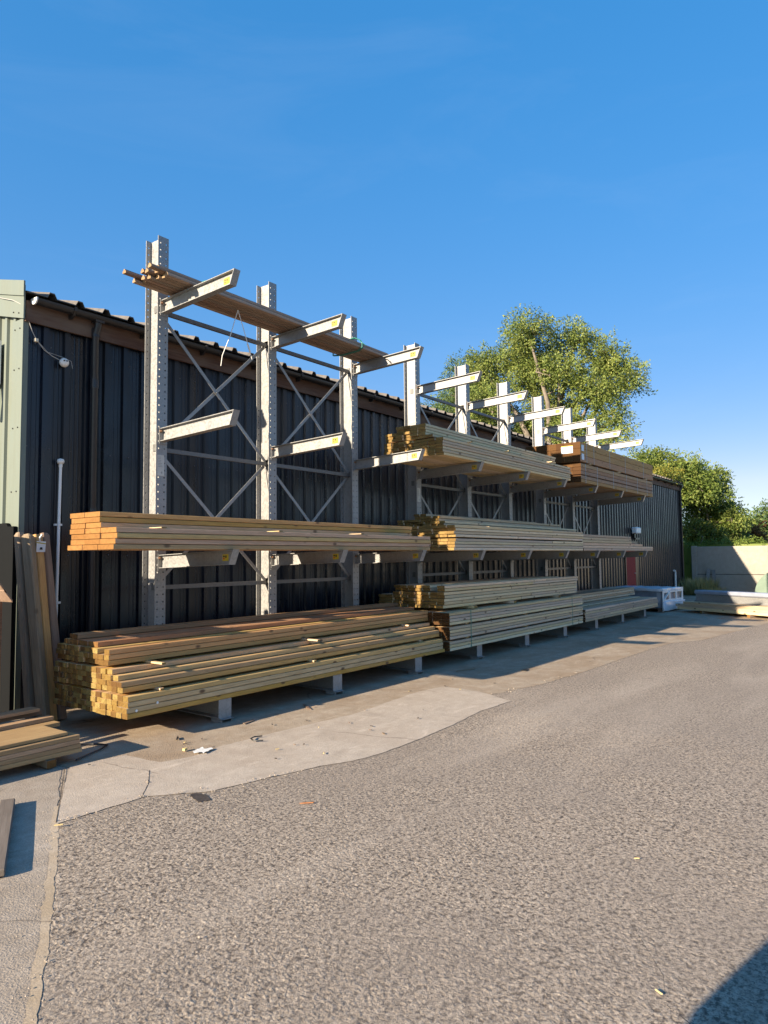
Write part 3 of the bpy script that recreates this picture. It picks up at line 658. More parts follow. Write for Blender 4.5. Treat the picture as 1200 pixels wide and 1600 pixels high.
for r, cs in enumerate((range(4, 15), range(4, 15), [4]+list(range(6, 15)))): arow(cs, z+ph*r, 'timber_post', 'green square post in the upper of three layers of the near ground stack', 'posts in the upper layer of the near ground stack', xb_=9.05, xa_=3.70)
arow([6.9, 8, 9, 10.1, 11.1, 12.1, 13.1], z+3*ph, 'timber_batten', 'brown square batten in the loose row on top of the near ground stack', 'brown battens on the near ground stack', 'brown', xa_=3.74, xb_=9.05, cat='batten')
arow([11.4, 12.4], z+4*ph, 'timber_batten', 'one of two topmost brown battens on the near ground stack', 'topmost brown battens of the near ground stack', 'brown', xa_=3.76, xb_=9.2, cat='batten')
zt1, zt2 = 0.229+4*ph, 0.229+8*ph+0.019
for x, y in ((4.05, 5.662), (6.15, 5.66), (8.45, 5.70)): bearer(x, y, 6.85, zt1+0.0005, 'thin stick poking out on the lowest post layer of the near ground stack')
for x, y in ((4.12, 5.74), (6.30, 5.74), (8.35, 5.85)): bearer(x, y, 6.9, zt2+0.0005, 'thin stick poking out on the middle post layer of the near ground stack')
for x, z in ((3.77, 0.292), (3.99, 0.328)):
    m = MB(); m.lathe([(0.0, 0.0), (0.012, -0.001), (0.013, 0.0)], (x, yf-0.0012, z), 12, axis='Y'); tag(m.build('tag_disc', white_pl), 'small white round tag on the front post of the near ground stack', 'tag', 'white tags on the near ground stack')

# --- L3 unit 1: wide joists
jw, jh = 0.258, 0.0505; z = 1.7435
for r in range(7):
    ncol = 3 if r < 4 else 2
    for c in range(ncol):
        xo = -0.02 if (r == 0) else 0
        yc = 5.62+jw*(c+0.5)+(0.0 if r < 4 else 0.26)+J(0.012)
        board('timber_joist', 3.53+xo+J(0.006), (8.60 if r < 4 else 8.50)+J(0.02), yc, z+jh*r, jw-0.008, jh-0.005, 'joist', 'tan joist with orange end in the lower rows on the near rack' if r < 4 else 'tan joist in the narrower upper rows on the near rack', 'joist', 'joists on the near rack lower rows' if r < 4 else 'joists on the near rack upper rows')
for x in (4.02, 5.55, 7.0, 8.1): bearer(x, 5.615, 5.86, z+4*jh+0.0003, 'yellow stick lying on the joists of the near rack', w=0.06, h=0.008)

# --- general stacks of many boards (unit 2 and 3)
def rows(name, x0, x1, y0, y1, w, z0, nrow, h, kind, lab, cat, grp, xj=0.03, split=0.0, dz=0.0):
    n = max(1, round((y1-y0)/w)); w = (y1-y0)/n
    for r in range(nrow):
        for c in range(n):
            a, b = x0+round(J(xj)/0.01)*0.01, x1+round(J(xj)/0.01)*0.01
            segs = [(a, b)]
            if c == 0 and rt.random() < split:
                k = round(x0+(x1-x0)*rt.choice([0.3, 0.42, 0.5, 0.58, 0.7]), 1); segs = [(a, k-0.004), (k+0.004, b)]
            for p, q in segs:
                board(name, p, q, y0+w*(c+0.5)+J(0.003), z0+h*r+J(0.0006), w-0.004, h-0.0065, kind, lab, cat, grp, dy=J(0.008), dz=J(0.002))
# unit 2, level 2
rows('sawn_board', 8.975, 13.96, 5.62, 6.73, 0.139, 3.194, 6, 0.0465, 'pale', 'pale green board in the wide lower layer on the second shelf of the middle rack', 'board', 'boards in the lower layer on the middle rack second shelf')
zz = 3.194+6*0.0465+0.014
rows('sawn_board', 8.975, 13.92, 5.935, 6.50, 0.139, zz, 5, 0.046, 'pale', 'pale board in the narrower upper layer on the second shelf of the middle rack', 'board', 'boards in the upper layer on the middle rack second shelf')
rows('sawn_board', 8.975, 11.5, 5.79, 5.93, 0.139, zz, 1, 0.046, 'pale', 'single pale board beside the upper layer on the second shelf of the middle rack', 'board', None)
rows('sawn_board', 8.975, 13.9, 6.505, 6.72, 0.108, zz, 3, 0.046, 'pale', 'pale board low behind the upper layer on the second shelf of the middle rack', 'board', 'rear boards on the middle rack second shelf')
for x in (9.75, 11.05, 12.9): bearer(x, 5.56, 6.7, zz-0.0135, 'light stick poking out between the two pale layers on the middle rack second shelf', w=0.06, h=0.0125)
# white plastic scraps under that pack
# unit 2, level 3
rows('sawn_board', 9.24, 14.46, 5.60, 6.84, 0.138, 1.744, 4, 0.0475, 'pale', 'pale board in the lower layer on the lowest shelf of the middle rack', 'board', 'lower layer boards on the middle rack lowest shelf', split=0.8)
rows('sawn_board', 9.24, 14.48, 5.60, 6.84, 0.138, 1.744+4*0.0475+0.016, 4, 0.0475, 'pale', 'pale board in the second layer on the lowest shelf of the middle rack', 'board', 'second layer boards on the middle rack lowest shelf', split=0.8)
for x in (9.9, 11.9, 13.8): bearer(x, 5.63, 6.8, 1.744+4*0.0475+0.0005, 'stick hidden between the layers on the lowest shelf of the middle rack', h=0.0145)
zq = 1.744+8*0.0475+0.018
for x in (10.4, 12.6): bearer(x, 5.62, 6.8, zq-0.0175, 'stick between second and loose layer on the lowest shelf of the middle rack', h=0.0165)
for k, (y0, y1, n, xe) in enumerate(((5.99, 6.13, 2, 15.05), (6.13, 6.42, 4, 14.6), (6.42, 6.65, 5, 14.0), (6.65, 7.0, 3, 13.8))):
    rows('sawn_board', 9.58+0.04*k, xe, y0, y1, 0.138, zq, n, 0.0445, 'pale', 'loose pale board heaped in steps on the lowest shelf of the middle rack', 'board', 'loose stepped boards on the middle rack lowest shelf', xj=0.06)
# unit 2, base: strapped pack (moves as one)
def pack(name, loc, label, cat, tiers, L, y0, y1, w, h, kind, gaps, straps, strapmat, ends=None, extra=None):
    t = empty(name, loc, label, cat)
    z = 0.0; n = round((y1-y0)/w); w = (y1-y0)/n
    for ti, nr in enumerate(tiers):
        for r in range(nr):
            for c in range(n):
                board('board', J(0.006), L+J(0.01), w*(c+0.5)+y0, z, w-0.003, h-0.0065, kind, parent=t, ends=ends)
            z += h
        if ti < len(tiers)-1:
            for x in (0.55, L*0.5, L-0.55):
                me = board_mesh(kind, y1-y0-0.02, 0.06, gaps-0.001, (W[kind], E_[kind]), 0.002)
                obj('bearer', me, None, t, (x, y0+0.01, z), (0, 0, math.pi/2))
            z += gaps
    for x in straps:
        m = MB(); e = 0.003
        m.box(x, x+0.022, y0-e-0.001, y0-e, -e, z+e); m.box(x, x+0.022, y1+e, y1+e+0.001, -e, z+e); m.box(x, x+0.022, y0-e, y1+e, z+e, z+e+0.001); m.box(x, x+0.022, y0-e, y1+e, -e-0.001, -e)
        m.build('strap', strapmat, t)
    return t, z
pack('timber_pack', (9.05, 5.60, 0.232), 'strapped three tier pale pack with dark ends under the middle rack', 'timber pack', (3, 4, 4), 5.30, 0.0, 1.22, 0.152, 0.0475, 'pale', 0.026, (0.62, 4.72), strap_g, ends='dark')
zb = 0.232+11*0.0475+2*0.026
for x in (9.95, 11.35, 13.3): bearer(x, 5.66, 6.9, zb+0.004, 'stubby block between the strapped pack and the loose boards under the middle rack', w=0.10, h=0.045)
zb += 0.050
rows('sawn_board', 9.15, 14.42, 5.75, 6.70, 0.136, zb, 5, 0.050, 'pale', 'pale greenish board in the loose stack on top of the strapped ground pack', 'board', 'loose boards over the strapped ground pack', split=0.7)
rows('sawn_board', 9.15, 14.5, 5.75, 5.89, 0.136, zb+5*0.050+0.006, 2, 0.048, 'pale', 'front top board of the loose stack over the strapped ground pack', 'board', 'front top boards over the strapped ground pack', split=0.7)
rows('sawn_board', 9.16, 14.1, 6.03, 6.70, 0.136, zb+5*0.050+0.006, 2, 0.048, 'pale', 'raised rear board of the loose stack over the strapped ground pack', 'board', 'raised rear boards over the strapped ground pack')
rows('sawn_board', 9.13, 14.2, 6.71, 7.0, 0.14, zb, 4, 0.050, 'pale', 'board at the very back of the loose stack over the strapped ground pack', 'board', 'rearmost boards over the strapped ground pack')
# unit 3, level 2: two strapped dark packs
tA, zA = pack('timber_pack', (14.34, 5.55, 3.195), 'lower of two strapped dark brown packs high on the farthest rack', 'timber pack', (2, 3), 5.12, 0.0, 1.26, 0.18, 0.079, 'dark', 0.016, (0.25, 0.95, 2.0, 2.95, 3.8, 4.6), strap_m)
z2 = 3.195+zA+0.036
for x in (14.9, 16.8, 18.9): bearer(x, 5.52, 6.8, z2-0.0345, 'pale stick between the two dark brown packs on the farthest rack', w=0.07, h=0.033)
tB, zB = pack('timber_pack', (14.33, 5.55, z2), 'upper strapped dark brown pack with white paper label on the farthest rack', 'timber pack', (3,), 5.20, 0.0, 1.26, 0.18, 0.142, 'dark', 0.02, (0.35, 0.78, 1.8, 2.9, 4.35), strap_m)
m = MB(); m.box(-0.012, -0.008, 0.16, 0.42, 0.19, 0.35); lb = m.build('paper_label', white_pl, tB)
m = MB(); m.box(-0.013, -0.0122, 0.16, 0.42, 0.33, 0.35); m.build('label_print', yellow, lb)
for k in range(2):
    m = MB(); m.box(0.06, 0.20, -0.006, -0.004, 0.04+0.19*k, 0.17+0.19*k); m.build('plastic_tag', flat('pale_blue_film', (0.55, 0.62, 0.68), 0.3), tB)
# unit 3, level 3
rows('decking_board', 14.5, 19.5, 5.60, 6.7, 0.14, 1.744, 2, 0.058, 'deck', 'pinkish board in the wide bottom layer on the lowest shelf of the farthest rack', 'board', 'bottom layer boards on the farthest rack lowest shelf')
rows('decking_board', 14.5, 18.64, 5.62, 6.7, 0.14, 1.744+2*0.058, 1, 0.06, 'deck', 'pinkish board in the middle layer on the lowest shelf of the farthest rack', 'board', 'middle layer boards on the farthest rack lowest shelf')
rows('decking_board', 14.5, 17.76, 5.62, 6.6, 0.14, 1.744+3*0.058+0.004, 3, 0.06, 'deck', 'pinkish board in the short top layer on the lowest shelf of the farthest rack', 'board', 'top layer boards on the farthest rack lowest shelf')
# unit 3, base
rows('decking_board', 14.46, 19.75, 5.60, 6.95, 0.145, 0.232, 5, 0.053, 'deck', 'board in the wide flat stack on the ground under the farthest rack', 'board', 'flat stack boards under the farthest rack', xj=0.04, split=0.8)
rows('decking_board', 14.46, 20.03, 6.30, 6.95, 0.145, 0.232+5*0.053+0.03, 4, 0.053, 'deck', 'board in the raised rear rows on the ground under the farthest rack', 'board', 'raised rear boards under the farthest rack')
rows('sawn_board', 14.6, 19.3, 5.95, 6.28, 0.15, 0.232+5*0.053+0.002, 1, 0.028, 'pale', 'pale thin board lying on the flat stack under the farthest rack', 'board', 'pale thin boards under the farthest rack', xj=0.15)
for x in (15.3, 17.5, 19.6): bearer(x, 6.33, 6.9, 0.232+5*0.053+0.001, 'stick under the raised rear rows of the farthest rack', 'deck', 0.06, 0.028)

# --- L1 unit 1: planed mouldings
def mould_mesh(L, w, h):
    k = ('mould', round(L, 2), w)
    if k in _cache: return _cache[k]
    p = [(-w/2, 0), (w/2, 0), (w/2, h*0.45), (w/2*0.78, h*0.62), (w/2*0.5, h*0.72), (w/2*0.42, h*0.95), (0, h), (-w/2*0.42, h*0.95), (-w/2*0.5, h*0.72), (-w/2*0.78, h*0.62), (-w/2, h*0.45)]
    m = MB(); m.prism(p, 'X', 0, L, 0, True, 1); me = m.mesh('moulding'); me.materials.append(W['mould']); me.materials.append(E_['mould']); _cache[k] = me; return me
rm = random.Random(5)
lay = [(0, 7, 4.45), (1, 6, 4.36), (2, 4, 4.40)]
for r, n, xs in lay:
    for c in range(n):
        y = 6.28+0.066*c+0.035*r+(0.03 if r == 2 else 0); x0 = xs+rm.uniform(-0.09, 0.12)
        if r == 1 and c == 5: x0 = 4.22
        zz0 = 4.66+(6.66-y)*0.036+0.046*r
        o = obj('handrail_moulding', mould_mesh(round(4.15+rm.choice([0, 0.06, -0.05]), 2), 0.062, 0.046), None, None, (x0, y, zz0+0.022), (rm.uniform(-.15, .15), R(0.35), 0))
        tag(o, 'grey brown planed handrail lying across the top arms of the nearest rack', 'moulding', 'handrails on the top arms of the nearest rack')
m = MB(); q = [(6.22, 4.68), (6.22, 4.735), (6.27, 4.80), (6.36, 4.845), (6.58, 4.845), (6.78, 4.77), (6.78, 4.66), (6.6, 4.635), (6.3, 4.645), (6.22, 4.68)]
m.tube([(7.78, a, b) for a, b in q], 0.008, 6); m.tube([(7.80, a, b-0.004) for a, b in q], 0.006, 6); m.tube([(7.79, 6.24, 4.78), (7.74, 6.2, 4.74), (7.80, 6.17, 4.70)], 0.005, 5); 
tag(m.build('green_tie', strap_g), 'green band tied round the far end of the handrails on the top arms', 'band')
m = MB(); m.tube([(5.08, a, b+.002) for a, b in q], 0.006, 6); tag(m.build('green_tie', strap_g), 'green band round the handrails beside the nearest top arm', 'band')
m = MB(); m.tube([(5.36, 6.42, 3.92), (5.38, 6.42, 4.05), (5.49, 6.41, 4.31), (5.60, 6.40, 4.655)], 0.005, 6); m.tube([(5.60, 6.40, 4.655), (5.69, 6.4, 4.45), (5.76, 6.4, 4.27), (5.83, 6.4, 4.10)], 0.005, 6); m.tube([(5.755, 6.4, 4.28), (5.80, 6.4, 4.18)], 0.011, 6)
tag(m.build('string', rope_m), 'white string hanging in a V below the handrails on the top arms', 'string')

# --- left foreground
def leaning(name, xb_, yb_, xt, yt, ht, w, d, kind, label, rot=0.0):
    L = math.sqrt((xt-xb_)**2+(yt-yb_)**2+ht**2)
    m = MB(); c = 0.012
    p = [(-w/2+c, -d/2), (w/2-c, -d/2), (w/2, -d/2+c), (w/2, d/2-c), (w/2-c, d/2), (-w/2+c, d/2), (-w/2, d/2-c), (-w/2, -d/2+c)]
    m.prism(p, 'X', 0, L-0.03)
    p2 = [(a*0.62, b*0.62) for a, b in p]; n = 8
    m.add([(L-0.03, a, b) for a, b in p]+[(L, a, b) for a, b in p2], [(i, (i+1) % n, n+(i+1) % n, n+i) for i in range(n)]+[tuple(range(n, 2*n))])
    o = obj(name, m.mesh(name), W[kind], None, (xb_, yb_, 0.015))
    d_ = Vector((xt-xb_, yt-yb_, ht)).normalized(); q = d_.to_track_quat('X', 'Z'); q.rotate(d_.to_track_quat('X', 'Z').to_matrix().to_quaternion() @ q.inverted()) if False else None
    o.rotation_mode = 'QUATERNION'; o.rotation_quaternion = d_.to_track_quat('X', 'Z') @ Matrix.Rotation(rot, 3, 'X').to_quaternion()
    return tag(o, label, 'fence post')
leaning('fence_post', 3.55, 7.10, 3.565, 7.46, 1.93, 0.085, 0.085, 'old', 'grey weathered fence post leaning on the shed, leftmost of four', 0.2)
leaning('fence_post', 3.62, 6.98, 3.60, 7.36, 1.91, 0.10, 0.10, 'old', 'brown square fence post in front of the grey leaning one', 0.55)
leaning('fence_post', 3.745, 7.08, 3.72, 7.42, 1.91, 0.095, 0.095, 'post', 'greenish fence post with white label, leaning on the shed', 0.1)
leaning('fence_post', 3.86, 7.10, 3.83, 7.48, 1.93, 0.09, 0.09, 'old', 'dark brown fence post leaning nearest the thin white pipe', 0.1)
m = MB(); m.add([(0, 0, 0), (0.085, 0, 0), (0.09, 0.004, 0.11), (0.0, 0.004, 0.115)], [(0, 1, 2, 3)]); m.prism([(0, 0), (0.085, 0), (0.088, 0.1), (0.0, 0.105)], 'Y', 0.0, 0.003); m.tube([(0.03, 0, 0.11), (0.025, -0.01, 0.15), (0.045, -0.015, 0.185)], 0.009, 6)
m.prism([(0.0, 0.095), (0.088, 0.082), (0.088, 0.092), (0.0, 0.105)], 'Y', -0.003, -0.001, 1); m.prism([(0.03, 0.025), (0.06, 0.025), (0.055, 0.05), (0.035, 0.05)], 'Y', -0.003, -0.001, 2)
o = m.build('post_label', [white_pl, yellow, black_ink], None, (3.675, 7.32, 1.74), (0.1, 0, -0.25)); tag(o, 'white plastic label stapled to the greenish leaning post', 'label')
# black sheet standing in for the shade on the gable foot, timber bin store at the very edge
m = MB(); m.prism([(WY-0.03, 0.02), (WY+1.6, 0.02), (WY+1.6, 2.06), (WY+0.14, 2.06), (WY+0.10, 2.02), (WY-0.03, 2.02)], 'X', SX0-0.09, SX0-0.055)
tag(m.build('gable_shade_sheet', flat('gable_shade_sheet', (0.003, 0.0035, 0.004), 0.8, spec=0.15)), 'tall black sheet standing in for shade at the foot of the green gable', 'board')
t = empty('bin_store', (2.62, 6.9, 0), 'brown wooden store with a sloping slatted roof at the left edge', 'store')
m = MB(); 
for k in range(6): m.box(0.352, 0.372, -0.35+0.10*k, -0.255+0.10*k, 0.02, 1.28)
for k in range(7): m.box(-0.40+0.107*k, -0.298+0.107*k, -0.372, -0.352, 0.02, 1.25)
m.build('side_panel', wood_mat('brown_store_wood', (0.17, 0.08, 0.045), (0.25, 0.12, 0.07)), t)
m = MB()
for k in range(6):
    a = k/6; b = (k+1)/6
    xa_, xb2 = 0.06+0.34*a, 0.06+0.34*b+0.02; za_, zb2 = 1.82-0.50*a, 1.82-0.50*b-0.02
    m.prism([(xa_, za_), (xb2, zb2), (xb2, zb2-0.02), (xa_, za_-0.02)], 'Y', -0.44, 0.36)
m.build('slatted_roof', W['old'], t)
m = MB()
for x, y in ((0.33, -0.33), (0.33, 0.2), (-0.38, -0.33)): m.box(x-0.03, x+0.02, y-0.03, y+0.02, 0.0, 1.30)
m.build('frame', W['old'], t)
# trellis out of the frame at left: throws the dappled light
t = empty('trellis', (2.95, 7.32, 0), 'green lattice trellis standing left of the leaning posts', 'trellis')
m = MB(); hT = 2.1; y0, y1 = -0.28, 0.34
for k in range(-12, 24):
    for sg in (1, -1):
        za = 0.16*k; sl = 1.35*sg; zs_ = [za, za+sl*(y1-y0)]; t0, t1 = 0.0, 1.0
        for lim, up_ in ((0.06, False), (hT-0.05, True)):
            dzz = zs_[1]-zs_[0]; tt = (lim-zs_[0])/dzz
            if (dzz > 0) == up_: t1 = min(t1, tt)
            else: t0 = max(t0, tt)
        if t1-t0 < 0.05: continue
        P_ = lambda q: Vector((0.006*sg, y0+(y1-y0)*q, zs_[0]+(zs_[1]-zs_[0])*q))
        m.bar(P_(t0), P_(t1), 0.090, 0.008, up=(1, 0, 0))
m.build('lattice', W['old'], t)
m = MB(); m.box(-0.02, 0.02, y0-0.04, y0, 0.0, hT); m.box(-0.02, 0.02, y1, y1+0.04, 0.0, hT); m.box(-0.02, 0.02, y0, y1, hT-0.04, hT); m.build('frame', W['old'], t)
# loose boards in the left foreground
def lboard(x0, y0, x1, y1, z, w, h, kind, label, name='fence_board', tilt=0.0):
    L = math.hypot(x1-x0, y1-y0); me = board_mesh(kind, round(L, 2), w, h, (W[kind], E_.get(kind, E_['pale'])), 0.003)
    o = obj(name, me, None, None, (x0, y0, z), (0, tilt, math.atan2(y1-y0, x1-x0))); tag(o, label, 'board', 'boards of the low pile at the left edge'); return o
W['fence'] = wood_mat('yellow_brown_fence_board', (0.34, 0.21, 0.09), (0.47, 0.31, 0.15), stain=(0.27, 0.16, 0.07)); E_['fence'] = E_['brown']
bx = 3.20
for r in range(4):
    lboard(1.2, 5.72, bx-0.01*r+J(.02), 5.70, 0.075+0.036*r, 0.30, 0.034, 'fence', 'wide yellow brown board in the front pile at the left edge')
lboard(1.2, 5.80, 3.1, 5.80, 0.221, 0.40, 0.026, 'fence', 'broad top board of the front pile at the left edge')
lboard(1.3, 6.05, 3.30, 6.14, 0.19, 0.10, 0.035, 'fence', 'narrow board lying just behind the front pile at the left edge')
lboard(1.3, 6.22, 3.34, 6.32, 0.21, 0.09, 0.035, 'fence', 'narrow board lying second behind the front pile at the left edge')
lboard(1.3, 6.46, 3.38, 6.60, 0.22, 0.10, 0.05, 'old', 'darker board lying third behind the front pile at the left edge')
lboard(1.3, 6.42, 3.30, 6.52, 0.272, 0.14, 0.03, 'fence', 'uppermost narrow board at the back of the pile at the left edge')
for (x, y) in ((2.93, 5.52), (2.95, 6.15), (1.7, 5.75)):
    o = obj('wood_block', board_mesh('old', 0.42, 0.075, 0.06, (W['old'], E_['brown']), 0.004), None, None, (x, y, 0.013), (0, 0, math.pi/2)); tag(o, 'short wooden block under the low pile at the left edge', 'block', 'blocks under the low pile at the left edge')
for (x, y, L) in ((2.95, 6.3, 0.5),):
    pass
m = MB(); m.box(-0.55, 0.66, -0.045, 0.045, 0.0, 0.04, c=0.005); o = m.build('timber_offcut', wood_mat('grey_offcut', (0.17, 0.14, 0.11), (0.25, 0.21, 0.17))); o.location = (2.02, 4.36, 0.012); o.rotation_euler = (0, 0, math.atan2(1.095, 0.57)); tag(o, 'grey square timber lying on the ground at the left edge', 'timber')
# ground litter
m = MB(); g = 7
vs = [(0.02*math.sin(j*1.3)+i*0.024-0.07, j*0.02-0.06, 0.004+0.006*abs(math.sin(i*1.1+j*0.8))) for i in range(g) for j in range(g)]
m.add(vs, [(i*g+j, i*g+j+1, (i+1)*g+j+1, (i+1)*g+j) for i in range(g-1) for j in range(g-1)], 0, True)
o = m.build('paper_scrap', white_pl, None, (3.93, 4.93, 0.012), (0, 0, 0.3)); tag(o, 'crumpled white paper scrap on the light concrete', 'paper')
def wire(pts, r, label): 
    m = MB(); m.tube(pts, r, 6); return tag(m.build('black_strap', black_pl), label, 'strap')
wire([(3.30, 5.95, 0.03), (3.42, 6.0, 0.02), (3.53, 5.86, 0.02), (3.56, 5.76, 0.02), (3.44, 5.68, 0.02), (3.3, 5.62, 0.02), (3.15, 5.55, 0.02)], 0.008, 'black strap loop on the ground beside the left board pile')
wire([(4.56, 4.86, 0.02), (4.50, 4.9, 0.02), (4.42, 4.86, 0.025), (4.40, 4.80, 0.02), (4.46, 4.74, 0.02)], 0.006, 'curled black strap piece on the light concrete')
wire([(4.10, 5.49, 0.014), (4.04, 5.42, 0.02)], 0.009, 'short black strap stub on the brown concrete')
def chip(x, y, L, w, rz, mat, label, z=0.009, h=0.005):
    m = MB(); m.prism([(-L/2, -w*.3), (L/2*.8, -w/2), (L/2, w*.2), (-L/2*.7, w/2)], 'Z', 0, h); o = m.build('wood_chip', mat, None, (x, y, z), (0, 0, rz)); tag(o, label, 'wood chip'); return o
orange = flat('orange_wood_splinter', (0.42, 0.17, 0.06), 0.8); yel = flat('yellow_wood_splinter', (0.60, 0.45, 0.2), 0.8)
chip(3.526, 3.324, 0.10, 0.012, -0.75, orange, 'orange brown wood splinter on the asphalt')
chip(2.33, 4.29, 0.055, 0.014, -0.6, yel, 'yellow wood splinter at the concrete joint', 0.02)
chip(2.80, 0.84, 0.032, 0.005, 1.1, yel, 'straw coloured splinter near the shadow in the foreground')
chip(3.93, 1.27, 0.03, 0.004, -1.0, yel, 'pale splinter along the faint asphalt seam')
chip(3.86, 5.07, 0.045, 0.03, 0.5, yel, 'small tan wood chip beside the white paper scrap', 0.012, 0.02)
chip(5.75, 5.42, 0.30, 0.04, 1.0, W['old'], 'brown stick on the shaded ground by the second rack foot')
chip(4.9, 5.42, 0.2, 0.05, 0.3, W['old'], 'dark wood offcut in the shade under the near stack')
chip(9.35, 4.53, 0.16, 0.10, 0.3, black_pl, 'small dark lump on the shaded concrete by the middle rack')
chip(8.9, 5.25, 0.4, 0.04, -0.3, W['old'], 'thin dark stick in the shade before the middle rack')
chip(5.30, 4.02, 0.06, 0.02, 1.1, W['old'], 'dark leaf-sized chip on the light concrete')
for k in range(26):
    x, y = rs.uniform(2.9, 8.5), rs.uniform(3.9, 5.4)
    c = chip(x, y, rs.uniform(0.015, 0.05), rs.uniform(0.006, 0.016), rs.uniform(0, 3), rs.choice([W['old'], yel, crack_m]), 'tiny wood crumb scattered on the concrete before the racks', 0.014, 0.006); c['group'] = 'wood crumbs on the concrete'

# ---------------------------------------------------------------- far end: pallet, concrete wall, packs
film = flat('white_wrap_film', (0.66, 0.70, 0.76), 0.25, var=0.08, scale=3, bump=0.4)
t = empty('wrapped_pallet', (21.55, 6.5, 0), 'low pallet of goods wrapped in white plastic film at the end of the racks', 'pallet', rz=-0.1)
def wrinkled(x0, x1, y0, y1, z0, z1, n=10):
    bm = bmesh.new(); bmesh.ops.create_cube(bm, size=1); bmesh.ops.subdivide_edges(bm, edges=bm.edges[:], cuts=n, use_grid_fill=True)
    for v in bm.verts:
        p = Vector(((x0+x1)/2+v.co.x*(x1-x0), (y0+y1)/2+v.co.y*(y1-y0), (z0+z1)/2+v.co.z*(z1-z0)))
        v.co = p+Vector((mnoise.noise(p*5), mnoise.noise(p*5+Vector((9, 0, 0))), mnoise.noise(p*6+Vector((0, 7, 0)))))*0.035
    bm.verts.index_update(); m = MB(); m.add([v.co[:] for v in bm.verts], [[v.index for v in f.verts] for f in bm.faces], 0, True); bm.free(); return m
wrinkled(-0.75, 0.75, -0.80, 0.85, 0.12, 0.60).build('wrapped_goods', flat('dark_goods', (0.22, 0.24, 0.28), 0.35), t)
m = MB()
for x in (-0.77, -0.28, 0.22, 0.70): m.box(x, x+0.10, -0.855, -0.835, 0.03, 0.62)
m.box(-0.77, 0.80, -0.86, -0.84, 0.30, 0.36); m.box(-0.78, 0.80, -0.862, -0.84, 0.55, 0.66)
m.bar((-0.70, -0.85, 0.34), (-0.25, -0.85, 0.60), 0.02, 0.06, up=(0, 1, 0))
m.build('white_slats', white_pl, t)
wrinkled(-0.79, 0.79, -0.86, 0.88, 0.60, 0.67).build('top_film', film, t)
m = wrinkled(-0.80, 0.80, -0.90, -0.862, 0.04, 0.31, 8); m.build('torn_film', film, t)
m = MB()
for y in (-0.75, 0.0, 0.7): m.box(-0.75, 0.75, y-0.05, y+0.05, 0.0, 0.10)
m.box(-0.78, 0.78, -0.8, 0.8, 0.10, 0.118); m.build('pallet_base', W['old'], t)

conc = concrete('precast_concrete', (0.33, 0.295, 0.25), (0.39, 0.355, 0.305), (0.27, 0.24, 0.20), 0.3, 0.5)
t = empty('concrete_wall', (32.5, 0, 0), 'pale precast concrete panel wall at the far end of the yard', 'wall')
m = MB(); ys = [7.62-2.95*k for k in range(12)]
for k in range(11):
    for z0, z1 in ((0.0, 0.755), (0.775, 1.96)): m.box(0.0, 0.12, ys[k+1]+0.09, ys[k]-0.09, z0, z1, c=0.012)
m.build('panel', conc, t)
m = MB(); m.box(0.02, 0.10, ys[-1], ys[0], 0.0, 1.9); m.build('panel_backing', crack_m, t)
for k in range(12):
    m = MB(); m.box(-0.05 if k == 0 else 0.0, 0.2, ys[k]-0.10, ys[k]+0.10, 0.0, 1.99, c=0.015); m.build('post', conc, t)
grey_wood = wood_mat('silvered_wood', (0.24, 0.23, 0.22), (0.33, 0.32, 0.31), knots=0)
for k, (yy, ht) in enumerate(((7.08, 1.02), (6.76, 0.98))):
    m = MB(); m.box(-0.02, 0.02, -0.065, 0.065, 0.0, ht); 
    for z in (0.2, 0.5, 0.8): m.box(-0.024, -0.0205, -0.065, 0.065, z, z+0.02)
    o = m.build('plank_offcut', grey_wood, None, (32.24, yy, 0.0), (0.06*(1-2*k)-0.02, 0.18, 0)); tag(o, 'grey plank leaning on the concrete wall, nearer the shed' if k == 0 else 'grey plank leaning on the concrete wall, farther from the shed', 'plank')
# half-round cover by the wall
m = MB(); pr = [(0.85*math.cos(a), 0.98*math.sin(a)) for a in [math.pi*k/20 for k in range(21)]]
m.prism([(4.22+a, b) for a, b in pr], 'X', 31.0, 32.1); tag(m.build('rounded_cover', flat('pale_green_fibreglass', (0.13, 0.19, 0.14), 0.35, var=0.2, scale=2)), 'rounded pale green cover standing before the concrete wall', 'cover')
# pack of pale boards and long grey ridge beam at right edge
th = math.atan2(-1.85, -1.06)
def right(x, y, z): 
    c, s = math.cos(th), math.sin(th); return (22.12+c*x-s*y, 5.0+s*x+c*y, z)
for r in range(3):
    for c in range(5):
        L = 4.6
        o = obj('sawn_board', board_mesh('pale', L, 0.20, 0.075, (W['pale'], E_['pale'])), None, None, right(0.05+J(0.08)+(0.25 if r == 2 else 0), -0.1-0.205*c, 0.08+0.077*r), (0, 0, th)); tag(o, 'pale board in the low stack on the ground before the concrete wall', 'board', 'boards of the low stack before the concrete wall')
for x in (0.9, 2.4, 3.8):
    o = obj('wood_block', board_mesh('old', 1.0, 0.09, 0.075, (W['old'], E_['brown']), 0.004), None, None, right(x, -1.05, 0.004), (0, 0, th+math.pi/2)); tag(o, 'block under the low pale stack before the concrete wall', 'block', 'blocks under the low pale stack')
t = empty('steel_beam', right(0.35, -0.55, 0.315), 'long grey steel beam lying on the low pale stack', 'beam', rz=th)
m = MB(); m.box(0, 4.6, -0.16, 0.16, 0.19, 0.31, c=0.03); m.build('cap', flat('grey_blue_coating', (0.28, 0.30, 0.36), 0.4), t)
m = MB(); m.box(0.03, 4.6, -0.11, 0.11, 0.03, 0.19); m.box(0.0, 4.6, -0.15, 0.15, 0.0, 0.03); m.build('web', galv, t)

